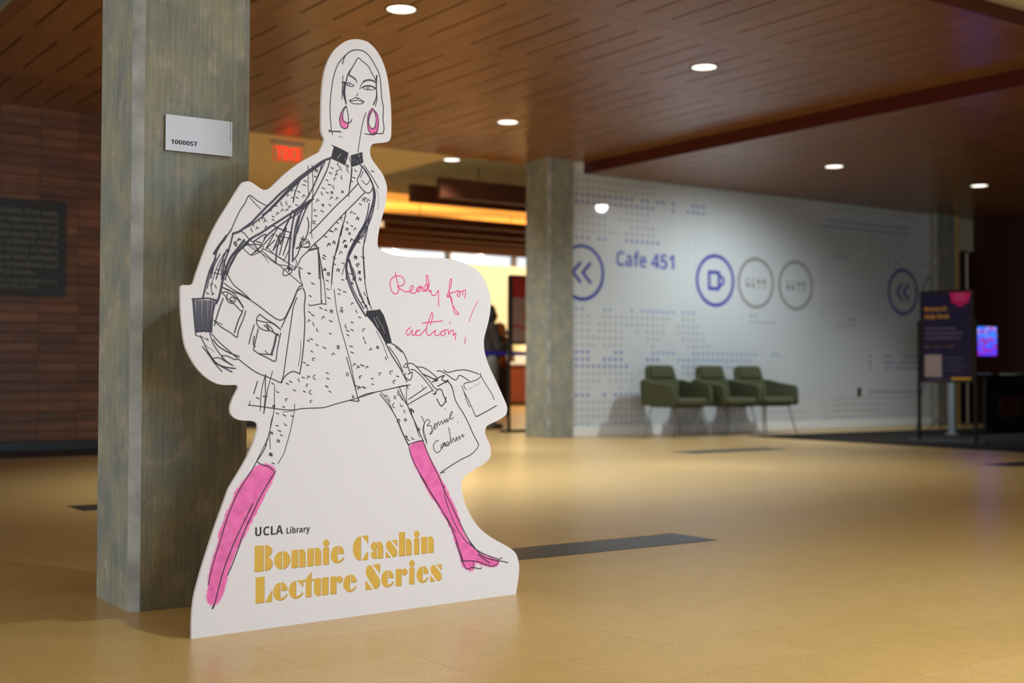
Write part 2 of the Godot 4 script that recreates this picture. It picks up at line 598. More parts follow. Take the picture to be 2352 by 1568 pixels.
# ------------------------------------------------------------------ the building
func make_structure() -> void:
	var cream: Material = mats["plaster_cream"]
	var beige: Material = mats["plaster_beige"]
	# entrance front behind the photographer: wall pieces round a wide glazed opening
	struct_box("wall_front", Vector3(-4.6, 0, 5.0), Vector3(0.6, 3.8, 5.2), mats["plaster_beige"])
	struct_box("wall_front_end", Vector3(6.6, 0, 5.0), Vector3(17.2, 3.8, 5.2), mats["plaster_beige"])
	struct_box("wall_front_header", Vector3(0.6, 3.05, 5.0), Vector3(6.6, 3.8, 5.2), mats["plaster_beige"])
	var g := flat("window_glass", Color(1, 1, 1, 0.06), 0.02)
	g.transparency = BaseMaterial3D.TRANSPARENCY_ALPHA
	for k in 3:
		var w := structure("window_%d" % (k + 1))
		var st := begin()
		var x := 0.6 + 2.0 * k
		box(st, Vector3(x, 0.0, 5.06), Vector3(x + 0.06, 3.05, 5.14))
		box(st, Vector3(x + 1.94, 0.0, 5.06), Vector3(x + 2.0, 3.05, 5.14))
		box(st, Vector3(x + 0.06, 0.0, 5.06), Vector3(x + 1.94, 0.1, 5.14))
		box(st, Vector3(x + 0.06, 2.97, 5.06), Vector3(x + 1.94, 3.05, 5.14))
		part("window_frame", st, mats["metal_black"], w)
		st = begin()
		box(st, Vector3(x + 0.06, 0.1, 5.095), Vector3(x + 1.94, 2.97, 5.105))
		part("pane", st, g, w)
	struct_box("wall_left", Vector3(-4.8, 0, -12.6), Vector3(-4.6, 3.8, -5.7), mats["wall_oxblood"])
	struct_box("wall_left_end", Vector3(-4.8, 0, -2.5), Vector3(-4.6, 3.8, 5.2), mats["wall_oxblood"])
	struct_box("wall_left_header", Vector3(-4.8, 3.0, -5.7), Vector3(-4.6, 3.8, -2.5), mats["wall_oxblood"])
	var sw := structure("added_side_window")  # added window, out of view, where the side light enters
	for k in 2:
		var fs := begin()
		var a := -5.7 + 1.6 * k
		box(fs, Vector3(-4.74, 0.0, a), Vector3(-4.66, 3.0, a + 0.06))
		box(fs, Vector3(-4.74, 0.0, a + 1.54), Vector3(-4.66, 3.0, a + 1.6))
		box(fs, Vector3(-4.74, 0.0, a + 0.06), Vector3(-4.66, 0.1, a + 1.54))
		box(fs, Vector3(-4.74, 2.92, a + 0.06), Vector3(-4.66, 3.0, a + 1.54))
		part("window_frame", fs, mats["metal_black"], sw)
		fs = begin()
		box(fs, Vector3(-4.705, 0.1, a + 0.06), Vector3(-4.695, 2.92, a + 1.54))
		part("pane", fs, g, sw)
	struct_box("wall_right", Vector3(16.95, 0, -12.0), Vector3(17.15, 3.8, 5.2), mats["wall_oxblood"], "dark oxblood wood wall behind the help desk")
	# mural wall and what closes it on the right
	struct_box("wall_back_core", Vector3(8.9, 0, -12.10), Vector3(15.95, 3.6, MURAL_Z - 0.02), mats["plaster_white"])
	struct_box("wall_back_end", Vector3(16.35, 2.62, -12.10), Vector3(17.1, 3.6, -11.9), cream)
	var d := structure("door_1", "black leaf standing for the dark open doorway at the end of the mural wall")
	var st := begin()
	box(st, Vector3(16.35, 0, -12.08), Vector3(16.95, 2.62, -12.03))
	part("door_leaf", st, mats["black_paint"], d)  # black sheet stands for the shade inside the doorway
	st = begin()
	box(st, Vector3(16.42, 1.0, -12.03), Vector3(16.50, 1.02, -11.98), 0.004)
	part("door_handle", st, mats["metal_chrome"], d)
	struct_box("trim_1", Vector3(16.24, 0.0, -11.80), Vector3(16.33, SOFFIT, -11.70), flat("trim_cream", Color(0.83, 0.70, 0.45), 0.5), "pale cream strip beside the end column")  # cream-coloured strip along the column edge
	struct_box("baseboard_back", Vector3(9.1, 0, MURAL_Z), Vector3(15.95, 0.105, MURAL_Z + 0.018), mats["trim_white"], "white baseboard under the dotted mural wall")
	# the passage and the cafe behind the opening
	struct_box("wall_passage", Vector3(4.6, 0, -16.2), Vector3(7.9, 3.6, -16.0), beige, "beige plaster wall with the exit sign before it")
	struct_box("wall_passage_side", Vector3(4.6, 0, -16.0), Vector3(4.75, 3.6, -12.56), beige)
	var dd := structure("door_2", "dark exit door in the beige passage wall")
	st = begin()
	box(st, Vector3(6.62, 0, -16.0), Vector3(7.52, 2.1, -15.96), 0.004)
	part("door_leaf", st, mats["black_paint"], dd)
	st = begin()
	box(st, Vector3(6.68, 0.98, -15.96), Vector3(7.40, 1.04, -15.90), 0.008)
	part("push_bar", st, mats["metal_chrome"], dd)
	struct_box("wall_cafe_left", Vector3(7.75, 0, -26.0), Vector3(7.9, 4.4, -16.2), beige)
	struct_box("wall_cafe_right", Vector3(24.0, 0, -26.0), Vector3(24.2, 4.4, -11.9), beige)
	struct_box("wall_cafe_front", Vector3(15.95, 0, -12.3), Vector3(24.0, 4.4, -12.1), beige)

func make_floor() -> void:
	var f := structure("floor", "glossy tan linoleum tile floor with a few dark tiles let in")
	var st := begin()
	box(st, Vector3(-4.6, -0.2, -26.2), Vector3(24.0, -0.002, 5.2))
	part("floor_bed", st, mats["floor_tan_0"], f)
	# dark single tiles that mark the floor: x0, x1, far z, near z
	var dark := [[2.80, 4.02, -4.43, -4.125], [2.035, 3.255, -7.19, -6.885], [8.18, 9.44, -9.05, -8.745], [9.2, 10.42, -6.41, -6.105]]
	for r in dark:
		for k in 2:
			st = begin()
			var w: float = (r[1] - r[0]) / 2.0
			box(st, Vector3(r[0] + w * k + 0.0004, -0.002, r[2] + 0.0004), Vector3(r[0] + w * (k + 1) - 0.0004, 0.0, r[3] - 0.0004))
			part("dark_tile", st, mats["floor_dark"], f)
	# tan tiles, 12 by 24 inches in half bond, where their joints can be made out
	var tw := 0.61
	for row in 16:
		var z1 := -1.70 - 0.305 * row - 0.0
		z1 = -2.925 + 0.305 * 4 - 0.305 * row
		if row > 4: z1 = z1
		var z0 := z1 - 0.305
		var shift := 1.415 if row % 2 == 0 else 1.72
		var reach := -z1 * 1.55 + 1.2
		var c := int(floor((0.0 - shift) / tw)) - 1
		while shift + c * tw < reach:
			var a := shift + c * tw
			var b := a + tw
			c += 1
			if b < -z1 * 0.22 - 0.35: continue
			var spans := [[a, b]]
			for r in dark:
				if r[2] < z1 - 0.02 and r[3] > z0 + 0.02:
					var keep := []
					for s in spans:
						if r[1] <= s[0] or r[0] >= s[1]: keep.append(s); continue
						if r[0] > s[0]: keep.append([s[0], r[0]])
						if r[1] < s[1]: keep.append([r[1], s[1]])
					spans = keep
			for s in spans:
				if s[1] - s[0] < 0.02: continue
				st = begin()
				box(st, Vector3(s[0] + 0.0005, -0.002, z0 + 0.0005), Vector3(s[1] - 0.0005, 0.0, z1 - 0.0005))
				part("floor_tile", st, mats["floor_tan_%d" % rng.randi_range(0, 2)], f)
	struct_box("floor_carpet", Vector3(10.97, -0.002, -10.78), Vector3(16.95, 0.006, 5.0), mats["carpet"], "dark brown carpet field beside the tan floor")

func slot_panel(w: float, l: float, slots: Array, half_len: float) -> ArrayMesh:
	# a veneered panel, underside at y = 0, with long routed slots along z
	var st := begin()
	var hx := w / 2.0
	var hz := l / 2.0
	var sw := 0.0085
	var dep := 0.0253
	var dn := Vector3.DOWN
	quad(st, Vector3(-hx, 0, -hz), Vector3(hx, 0, -hz), Vector3(hx, 0, -half_len), Vector3(-hx, 0, -half_len), dn)
	quad(st, Vector3(-hx, 0, half_len), Vector3(hx, 0, half_len), Vector3(hx, 0, hz), Vector3(-hx, 0, hz), dn)
	var x := -hx
	for s in slots:
		quad(st, Vector3(x, 0, -half_len), Vector3(s - sw, 0, -half_len), Vector3(s - sw, 0, half_len), Vector3(x, 0, half_len), dn)
		quad(st, Vector3(s - sw, 0, -half_len), Vector3(s - sw, 0, half_len), Vector3(s - sw, dep, half_len), Vector3(s - sw, dep, -half_len), Vector3.RIGHT)
		quad(st, Vector3(s + sw, 0, -half_len), Vector3(s + sw, 0, half_len), Vector3(s + sw, dep, half_len), Vector3(s + sw, dep, -half_len), Vector3.LEFT)
		quad(st, Vector3(s - sw, 0, -half_len), Vector3(s + sw, 0, -half_len), Vector3(s + sw, dep, -half_len), Vector3(s - sw, dep, -half_len), Vector3.BACK)
		quad(st, Vector3(s - sw, 0, half_len), Vector3(s + sw, 0, half_len), Vector3(s + sw, dep, half_len), Vector3(s - sw, dep, half_len), Vector3.FORWARD)
		x = s + sw
	quad(st, Vector3(x, 0, -half_len), Vector3(hx, 0, -half_len), Vector3(hx, 0, half_len), Vector3(x, 0, half_len), dn)
	for e in [[Vector3(-hx, 0, -hz), Vector3(hx, 0, -hz), Vector3.FORWARD], [Vector3(hx, 0, -hz), Vector3(hx, 0, hz), Vector3.RIGHT], [Vector3(hx, 0, hz), Vector3(-hx, 0, hz), Vector3.BACK], [Vector3(-hx, 0, hz), Vector3(-hx, 0, -hz), Vector3.LEFT]]:
		quad(st, e[0], e[1], e[1] + Vector3(0, 0.025, 0), e[0] + Vector3(0, 0.025, 0), e[2])
	return st.commit()

func panel_field(parent: Node3D, xs: Array, zs: Array, y: float) -> void:
	var cache := {}
	for i in xs.size() - 1:
		for j in zs.size() - 1:
			var w: float = xs[i + 1] - xs[i] - 0.005
			var l: float = zs[j + 1] - zs[j] - 0.005
			var key := "%.3f %.3f" % [w, l]
			if not cache.has(key):
				var slots := []
				if w > 1.2 and l > 1.0:
					for k in 5: slots.append((k - 2) * 0.259)
				elif w > 0.6 and l > 1.0:
					for k in 2: slots.append((k - 0.5) * 0.259)
				cache[key] = slot_panel(w, l, slots, minf(0.515, l * 0.37))
			put("ceiling_panel", cache[key], mats["veneer_%d" % ((i * 2 + j + rng.randi_range(0, 1)) % 3)], parent, Vector3((xs[i] + xs[i + 1]) / 2.0, y, (zs[j] + zs[j + 1]) / 2.0))

func make_ceilings() -> void:
	var c := structure("ceiling", "varnished wood panel ceiling with rows of long slots")
	var xs := [2.12, 2.22, 3.64, 5.06, 6.478, 7.897, 9.316]
	var zs := [BACK_Z, -11.05, -9.65, -8.25, -6.85, -5.45, -5.32]
	panel_field(c, xs, zs, CEIL)
	var st := begin()
	box(st, Vector3(2.10, CEIL + 0.3, BACK_Z), Vector3(9.34, CEIL + 0.42, -5.32))
	box(st, Vector3(2.10, CEIL + 0.0255, BACK_Z), Vector3(9.318, CEIL + 0.3, BACK_Z + 0.015))
	box(st, Vector3(2.10, CEIL, BACK_Z), Vector3(2.119, CEIL + 0.3, -5.32))
	part("plenum", st, mats["plenum_grey"], c)
	var s := structure("ceiling_soffit", "lower slotted wood ceiling over the chairs and the help desk")
	panel_field(s, [9.345, 10.76, 12.18, 13.6, 15.02, 16.44, 16.95], [-11.79, -11.05, -9.65, -8.25, -6.85, -5.45, -4.05, -2.65, 5.0], SOFFIT)
	st = begin()
	box(st, Vector3(9.345, SOFFIT + 0.3, MURAL_Z), Vector3(16.95, SOFFIT + 0.5, 5.0))
	part("plenum", st, mats["plenum_grey"], s)
	struct_box("trim_fascia", Vector3(9.318, SOFFIT, MURAL_Z - 0.02), Vector3(9.345, CEIL + 0.42, 5.0), mats["fascia_red"], "dark red fascia board at the step between the two wood ceilings")
	struct_box("trim_ceiling_edge", Vector3(2.12, CEIL - 0.0, -5.32), Vector3(9.318, FRONT_CEIL + 0.32, -5.30), mats["fascia_red"], "dark red edge board of the wood ceiling")
	struct_box("ceiling_front", Vector3(-4.6, FRONT_CEIL, -5.30), Vector3(9.318, FRONT_CEIL + 0.3, 5.2), mats["plaster_cream"], "cream plaster ceiling of the entrance")
	struct_box("ceiling_left", Vector3(-4.6, 3.62, -12.6), Vector3(2.12, 3.8, -5.30), mats["concrete"], "bare unlit ceiling over the far left")
	struct_box("ceiling_left_edge", Vector3(-4.6, FRONT_CEIL + 0.3, -5.30), Vector3(2.12, 3.8, -5.2), mats["concrete"])
	# behind the rear edge
	struct_box("ceiling_passage", Vector3(4.6, CEIL, -16.2), Vector3(7.85, CEIL + 0.3, BACK_Z), mats["plaster_beige"], "beige plaster ceiling beyond the wood ceiling")
	struct_box("ceiling_cafe_dark", Vector3(7.85, 3.36, -16.2), Vector3(24.0, 3.6, BACK_Z), mats["concrete"], "bare unlit ceiling before the hanging beams")
	struct_box("ceiling_cafe", Vector3(7.85, 3.60, -21.0), Vector3(24.0, 3.8, -16.2), mats["plaster_beige"], "warmly lit ceiling above the hanging beams")
	struct_box("ceiling_cafe_high", Vector3(7.75, 4.3, -26.2), Vector3(24.2, 4.5, -21.0), mats["plaster_white"])
	struct_box("wall_cafe_drop", Vector3(7.85, 3.60, -21.07), Vector3(24.0, 4.4, -21.0), mats["plaster_white"])

func make_wood_wall() -> void:
	var w := structure("wall_wood", "wall of stacked reddish wood planks at the far left")
	var st := begin()
	box(st, Vector3(-4.6, 0, -12.60), Vector3(5.0, 3.7, -12.375))
	part("backing", st, flat("joint_dark", Color(0.10, 0.05, 0.03), 0.9), w)
	var cw := 0.362
	var rh := 0.0925
	var meshes := []
	for k in 2:
		st = begin()
		box(st, Vector3(0.004, 0.002, 0), Vector3(cw - 0.004, rh - 0.002, [0.016, 0.019][k]), 0.002)
		meshes.append(st.commit())
	# eight columns of planks round the part that shows
	for c in 8:
		for r in 34:
			put("plank", meshes[rng.randi_range(0, 1)], mats["plank_%d" % rng.randi_range(0, 3)], w, Vector3(2.13 + cw * c, 0.09 + rh * r, -12.375))
	st = begin()
	box(st, Vector3(-4.6, 0, -12.375), Vector3(2.13, 3.24, -12.358))
	part("plain_veneer", st, mats["plank_0"], w)
	for c in 9:
		st = begin()
		box(st, Vector3(2.1275 + cw * c, 0.09, -12.375), Vector3(2.1325 + cw * c, 3.23, -12.357))
		part("metal_strip", st, flat("strip_bronze", Color(0.42, 0.30, 0.19), 0.4, 0.3), w)
	struct_box("baseboard_wood", Vector3(-4.6, 0, -12.375), Vector3(5.0, 0.085, -12.350), mats["baseboard_black"], "black baseboard under the wood plank wall")
	struct_box("floor_border", Vector3(-4.6, -0.002, -12.35), Vector3(5.0, 0.003, -11.36), mats["baseboard_black"], "dark mat strip along the foot of the wood wall")

func concrete_column(label: String, x0: float, x1: float, z0: float, z1: float, top: float) -> void:
	var o := thing("concrete_column", label, "column", Vector3((x0 + x1) / 2.0, 0, (z0 + z1) / 2.0), 0.0)
	var hx := (x1 - x0) / 2.0
	var hz := (z1 - z0) / 2.0
	var b := 0.03
	var poly := PackedVector2Array([Vector2(-hx + b, -hz), Vector2(hx - b, -hz), Vector2(hx, -hz + b), Vector2(hx, hz - b), Vector2(hx - b, hz), Vector2(-hx + b, hz), Vector2(-hx, hz - b), Vector2(-hx, -hz + b)])
	var st := begin()
	var corner := begin()
	for k in 8:
		var a := poly[k]
		var e := poly[(k + 1) % 8]
		var n := Vector2(e.y - a.y, a.x - e.x).normalized()
		quad(st if k % 2 == 0 else corner, Vector3(a.x, 0, a.y), Vector3(e.x, 0, e.y), Vector3(e.x, top, e.y), Vector3(a.x, top, a.y), Vector3(n.x, 0, n.y))
		tri(st, Vector3(0, top, 0), Vector3(a.x, top, a.y), Vector3(e.x, top, e.y), Vector3.UP)
		tri(st, Vector3(0, 0, 0), Vector3(a.x, 0, a.y), Vector3(e.x, 0, e.y), Vector3.DOWN)
	part("shaft", st, mats["concrete"], o)
	part("corner_strip", corner, mats["corner_cement"], o)

func make_columns() -> void:
	concrete_column("large grey-green concrete column right behind the pink-booted cut-out", 1.296, 1.686, -4.262, -3.894, FRONT_CEIL)
	concrete_column("concrete column at the start of the dotted mural wall", 8.745, 9.125, -12.24, -11.76, CEIL)
	concrete_column("concrete column at the dark end of the mural wall", 15.77, 16.24, -12.1, -11.70, SOFFIT)

# ------------------------------------------------------------------ mural wall
const DOT_RUNS := [ # colour (0 grey, 1 blue, 2 pale blue), row from the floor, first and last column
	[0, 36, 0, 3], [0, 36, 0, 14], [0, 35, 0, 14], [1, 34, 0, 10], [1, 34, 12, 13], [1, 34, 15, 16], [1, 34, 18, 18], [1, 34, 22, 24],
	[1, 33, 0, 14], [1, 33, 18, 18], [1, 33, 21, 24], [0, 32, 4, 5], [0, 32, 9, 13], [0, 31, 2, 5], [0, 31, 8, 13], [0, 30, 0, 5],
	[0, 30, 10, 14], [0, 29, 0, 7], [0, 29, 9, 14], [1, 28, 0, 2], [1, 28, 4, 5], [1, 28, 9, 15], [2, 18, 0, 1], [2, 18, 5, 6],
	[2, 18, 10, 10], [2, 18, 12, 18], [2, 18, 20, 22], [2, 18, 34, 35], [0, 17, 0, 2], [0, 17, 5, 17], [0, 17, 20, 22], [0, 17, 34, 39],
	[0, 16, 0, 2], [0, 16, 4, 16], [0, 16, 19, 23], [0, 15, 0, 2], [0, 15, 4, 8], [0, 15, 11, 11], [0, 15, 13, 16], [0, 15, 19, 24],
	[0, 14, 0, 8], [0, 14, 13, 15], [0, 14, 20, 24], [0, 13, 0, 3], [0, 13, 5, 8], [0, 13, 14, 14], [0, 13, 21, 25], [1, 12, 0, 2],
	[1, 12, 7, 8], [1, 11, 5, 8], [1, 11, 0, 2], [1, 10, 0, 9], [1, 11, 13, 15], [1, 10, 13, 15], [2, 12, 14, 18], [2, 12, 22, 35],
	[2, 12, 39, 40], [2, 11, 19, 34], [2, 10, 20, 25], [2, 10, 28, 33], [0, 9, 0, 10], [0, 9, 20, 22], [0, 8, 0, 4], [0, 8, 6, 10],
	[0, 7, 0, 2], [0, 7, 8, 8], [0, 5, 0, 12], [0, 4, 0, 12], [0, 3, 39, 47], [0, 3, 0, 12], [0, 2, 42, 47], [0, 2, 0, 2],
	[0, 2, 7, 12], [1, 6, 0, 2], [1, 6, 5, 5], [1, 6, 7, 12], [0, 37, 52, 72], [0, 36, 52, 72], [0, 32, 52, 60], [0, 32, 62, 71],
	[0, 31, 52, 60], [0, 31, 62, 71], [0, 30, 53, 60], [0, 30, 62, 71], [0, 29, 53, 58], [0, 29, 62, 71], [0, 28, 73, 77], [0, 17, 54, 58],
	[0, 5, 53, 74], [0, 4, 53, 74], [0, 3, 53, 74], [0, 3, 53, 74], [0, 2, 51, 74], [1, 34, 52, 61], [1, 34, 62, 72], [1, 33, 51, 61],
	[1, 33, 62, 72], [1, 28, 53, 56], [1, 28, 67, 67], [1, 28, 69, 69], [1, 18, 57, 58], [1, 12, 62, 62], [1, 12, 66, 67], [1, 12, 71, 74],
	[1, 11, 62, 62], [1, 11, 66, 68], [1, 11, 70, 74], [1, 10, 62, 62], [1, 10, 66, 67], [1, 10, 69, 74], [1, 6, 62, 74],
]

func ring(cv: Canvas, at: Vector2, r: float, wd: float) -> void:
	var p := PackedVector2Array()
	for k in 73: p.append(at + Vector2.from_angle(TAU * k / 72) * r)
	cv.line(p, wd)

func make_mural() -> void:
	var s := 286.0 # pixels per metre
	var x_left := 8.9
	var cv := Canvas.new(int(7.05 * s), int(3.1 * s), Color(0.80, 0.825, 0.825))
	var to := func(x: float, y: float) -> Vector2: return Vector2((x - x_left) * s, (3.1 - y) * s)
	var ink := [Color(0.665, 0.68, 0.68), Color(0.36, 0.39, 0.68), Color(0.49, 0.585, 0.75)]
	for c in 3:
		for r in DOT_RUNS:
			if r[0] != c: continue
			for k in range(r[2], r[3] + 1):
				var p: Vector2 = to.call(9.197 + 0.0845 * k, 0.0845 * r[1] - 0.02)
				var q := PackedVector2Array()
				for a in 10: q.append(p + Vector2.from_angle(TAU * a / 10) * 0.021 * s)
				cv.poly(q)
		cv.ink(ink[c])
	var blue := Color(0.16, 0.20, 0.62)
	var taupe := Color(0.585, 0.565, 0.55)
	for c in [[9.278, blue], [11.438, blue], [15.165, blue], [12.17, taupe], [12.925, taupe], [15.95, taupe]]:
		ring(cv, to.call(c[0], 1.93), 0.315 * s, 0.042 * s)
		cv.ink(c[1])
	for x in [9.278, 15.165]:
		for k in 2:
			var a: float = x - 0.105 + 0.15 * k
			cv.line(PackedVector2Array([to.call(a + 0.075, 2.04), to.call(a - 0.035, 1.93), to.call(a + 0.075, 1.82)]), 0.042 * s)
		cv.ink(blue)
	# cup
	cv.line(PackedVector2Array([to.call(11.33, 2.035), to.call(11.50, 2.035), to.call(11.50, 1.825), to.call(11.33, 1.825), to.call(11.33, 2.035), to.call(11.34, 2.035)]), 0.042 * s)
	var hd := PackedVector2Array()
	for k in 13: hd.append(to.call(11.50 + cos(-PI / 2 + PI * k / 12) * 0.085, 1.93 + sin(-PI / 2 + PI * k / 12) * 0.062))
	cv.line(hd, 0.036 * s)
	cv.ink(blue)
	# quotation marks in the grey rings
	for x in [12.17, 12.925, 15.95]:
		for k in 4:
			var a: float = x - 0.15 + 0.1 * k
			var up := 1.0 if k < 2 else -1.0
			var q := PackedVector2Array()
			for t in 12: q.append(to.call(a + cos(TAU * t / 12) * 0.032, 1.925 - 0.03 * up + sin(TAU * t / 12) * 0.032))
			cv.poly(q)
			cv.line(PackedVector2Array([to.call(a - 0.022 * up, 1.925 - 0.02 * up), to.call(a - 0.022 * up, 1.925 + 0.03 * up), to.call(a + 0.018 * up, 1.925 + 0.068 * up)]), 0.016 * s)
		cv.ink(taupe)
	var f := font("Droid Sans", 600)
	cv.text("Cafe", f, 0.178 * s, to.call(9.80, 2.035), 0.0, 1.0, 0.478 * s)
	cv.ink(Color(0.27, 0.32, 0.66))
	cv.text("451", f, 0.178 * s, to.call(10.355, 2.035), 0.0, 1.0, 0.38 * s)
	cv.ink(Color(0.27, 0.32, 0.66))
	var m := flat("mural_print", Color.WHITE, 0.35)
	m.albedo_texture = cv.texture()
	m.texture_repeat = false
	m.clearcoat_enabled = true
	m.clearcoat = 1.0
	m.clearcoat_roughness = 0.04
	var w := structure("wall_back", "back-painted white glass wall printed with blue and grey dots, ring icons and the cafe name")
	# three butted glass panels, one continuous print
	var cuts := [8.9, 11.1, 13.45, 15.95]
	for k in 3:
		var st := begin()
		var a: float = cuts[k] + 0.001
		var b: float = cuts[k + 1] - 0.001
		var z := MURAL_Z
		for v in [[a, 3.1], [b, 3.1], [b, 0.1], [a, 3.1], [b, 0.1], [a, 0.1]]:
			st.set_normal(Vector3.BACK)
			st.set_uv(Vector2((v[0] - x_left) / 7.05, (3.1 - v[1]) / 3.1))
			st.add_vertex(Vector3(v[0], v[1], z))
		for e in [[a, Vector3.LEFT], [b, Vector3.RIGHT]]:
			for v in [[3.1, z], [3.1, z - 0.012], [0.1, z - 0.012], [3.1, z], [0.1, z - 0.012], [0.1, z]]:
				st.set_normal(e[1])
				st.set_uv(Vector2((e[0] - x_left) / 7.05, (3.1 - v[0]) / 3.1))
				st.add_vertex(Vector3(e[0], v[0], v[1]))
		part("glass_panel", st, m, w)
	var o := thing("wall_outlet", "small brown electrical outlet low on the mural wall", "outlet", Vector3(14.2, 0.49, MURAL_Z))
	var st := begin()
	box(st, Vector3(-0.04, -0.06, 0), Vector3(0.04, 0.06, 0.008), 0.003)
	part("plate", st, flat("outlet_brown", Color(0.24, 0.15, 0.10), 0.5), o)
	for k in 2:
		st = begin()
		box(st, Vector3(-0.016, -0.038 + 0.046 * k, 0.008), Vector3(0.016, -0.008 + 0.046 * k, 0.011), 0.001)
		part("socket", st, mats["metal_black"], o)

# ------------------------------------------------------------------ the printed cut-out
func arc(c: Vector2, rx: float, ry: float, a0: float, a1: float, n := 10) -> PackedVector2Array:
	var p := PackedVector2Array()
	for k in n + 1:
		var a := deg_to_rad(lerpf(a0, a1, float(k) / n))
		p.append(c + Vector2(cos(a) * rx, sin(a) * ry))
	return p

func pv(a: Array) -> PackedVector2Array:
	var p := PackedVector2Array()
	for i in range(0, a.size(), 2): p.append(Vector2(a[i], a[i + 1]))
	return p

func rect(x0: float, y0: float, x1: float, y1: float) -> PackedVector2Array:
	return pv([x0, y0, x1, y0, x1, y1, x0, y1])

func letter(ch: String) -> Array: # stencil fat-face letters; x in letter widths, y in capital heights
	var xh := 0.70
	var crescent := arc(Vector2(0.5, xh / 2), 0.5, xh / 2, 90, 270)
	var tail := crescent + arc(Vector2(0.5, 0.25), 0.5, 0.25, 275, 350, 8) + arc(Vector2(0.53, 0.27), 0.42, 0.18, 345, 270, 8) + pv([0.5, 0.10])
	match ch:
		"B": return [rect(0, 0, 0.48, 1), pv([0.56, 1]) + arc(Vector2(0.62, 0.765), 0.34, 0.235, 90, -70) + arc(Vector2(0.62, 0.27), 0.38, 0.27, 80, -90) + pv([0.56, 0])]
		"o": return [arc(Vector2(0.47, xh / 2), 0.47, xh / 2, 90, 270, 14), arc(Vector2(0.55, xh / 2), 0.45, xh / 2, 90, -90, 14)]
		"n": return [rect(0, 0, 0.46, xh), pv([0.55, 0, 0.55, xh]) + arc(Vector2(0.72, xh - 0.2), 0.28, 0.2, 90, 0) + pv([1, 0])]
		"h": return [rect(0, 0, 0.46, 1), pv([0.55, 0, 0.55, xh]) + arc(Vector2(0.72, xh - 0.2), 0.28, 0.2, 90, 0) + pv([1, 0])]
		"i": return [rect(0, 0, 1, xh - 0.01), arc(Vector2(0.5, 0.868), 0.52, 0.137, 0, 350, 20)]
		"e": return [tail, pv([0.58, 0.37]) + arc(Vector2(0.58, 0.37), 0.42, 0.33, 90, 0)]
		"c": return [tail, pv([0.57, xh, 1, xh, 1, 0.43])]
		"C": return [arc(Vector2(0.52, 0.5), 0.52, 0.5, 90, 270, 16), pv([0.60, 1, 1, 1, 1, 0.66]), pv([0.60, 0.0, 1, 0.0, 1, 0.36])]
		"a": return [arc(Vector2(0.26, 0.53), 0.26, 0.165, 0, 345, 18), arc(Vector2(0.48, 0.175), 0.48, 0.175, 90, 270), pv([0.56, 0, 1, 0]) + arc(Vector2(0.62, xh - 0.24), 0.38, 0.24, 0, 90) + pv([0.5, xh - 0.03, 0.56, 0.5])]
		"s": return [pv([0.0, 0.50, 0.03, 0.60, 0.12, 0.66, 0.25, 0.69, 0.36, xh, 0.92, 0.34, 1, 0.24, 1, 0.14, 0.95, 0.06, 0.85, 0.015, 0.62, 0, 0.08, 0.38]), pv([0.52, xh, 1, xh, 1, 0.44]), pv([0, 0, 0.45, 0, 0, 0.28])]
		"S": return [pv([0.0, 0.74, 0.03, 0.87, 0.12, 0.95, 0.25, 0.99, 0.36, 1, 0.92, 0.45, 1, 0.33, 1, 0.18, 0.95, 0.08, 0.85, 0.02, 0.62, 0, 0.08, 0.56]), pv([0.50, 1, 1, 1, 1, 0.62]), pv([0, 0, 0.48, 0, 0, 0.40])]
		"L": return [rect(0, 0, 0.53, 1), pv([0.6, 0, 1, 0, 1, 0.44])]
		"t": return [pv([0.22, 0, 0.80, 0, 0.80, 1.0, 0.22, 0.70]), rect(0, 0.63, 1, xh)]
		"u": return [pv([0.46, 0, 0.46, xh, 0, xh]) + arc(Vector2(0.3, 0.2), 0.3, 0.2, 180, 270), rect(0.55, 0, 1, xh)]
		"r": return [rect(0, 0, 0.50, xh), arc(Vector2(0.77, 0.555), 0.25, 0.14, 0, 345, 18), pv([0.48, 0.60, 0.6, 0.66, 0.62, 0.58, 0.48, 0.52])]
	return []

const TITLE := [ # letter, left and right edge, baseline, all in millimetres on the board
	["B", 191, 249, 167], ["o", 254, 306, 167], ["n", 311, 357, 167], ["n", 363.5, 410, 167], ["i", 417, 437, 167], ["e", 443.5, 490, 167],
	["C", 521.5, 575, 168], ["a", 585.5, 630, 168], ["s", 640.5, 682, 168], ["h", 689.5, 737, 168], ["i", 746.5, 766, 168], ["n", 774, 822, 168.5],
	["L", 195, 247, 76.5], ["e", 251, 297.5, 76.5], ["c", 302.5, 350, 76.5], ["t", 352, 384, 76.5], ["u", 387, 436, 76.5], ["r", 443, 484.5, 76.5], ["e", 488, 534.5, 76.5],
	["S", 567.5, 619, 76.5], ["e", 624, 670, 76.5], ["r", 678, 720.5, 76.5], ["i", 729, 748, 77], ["e", 757, 802, 77], ["s", 810, 853.5, 77]]

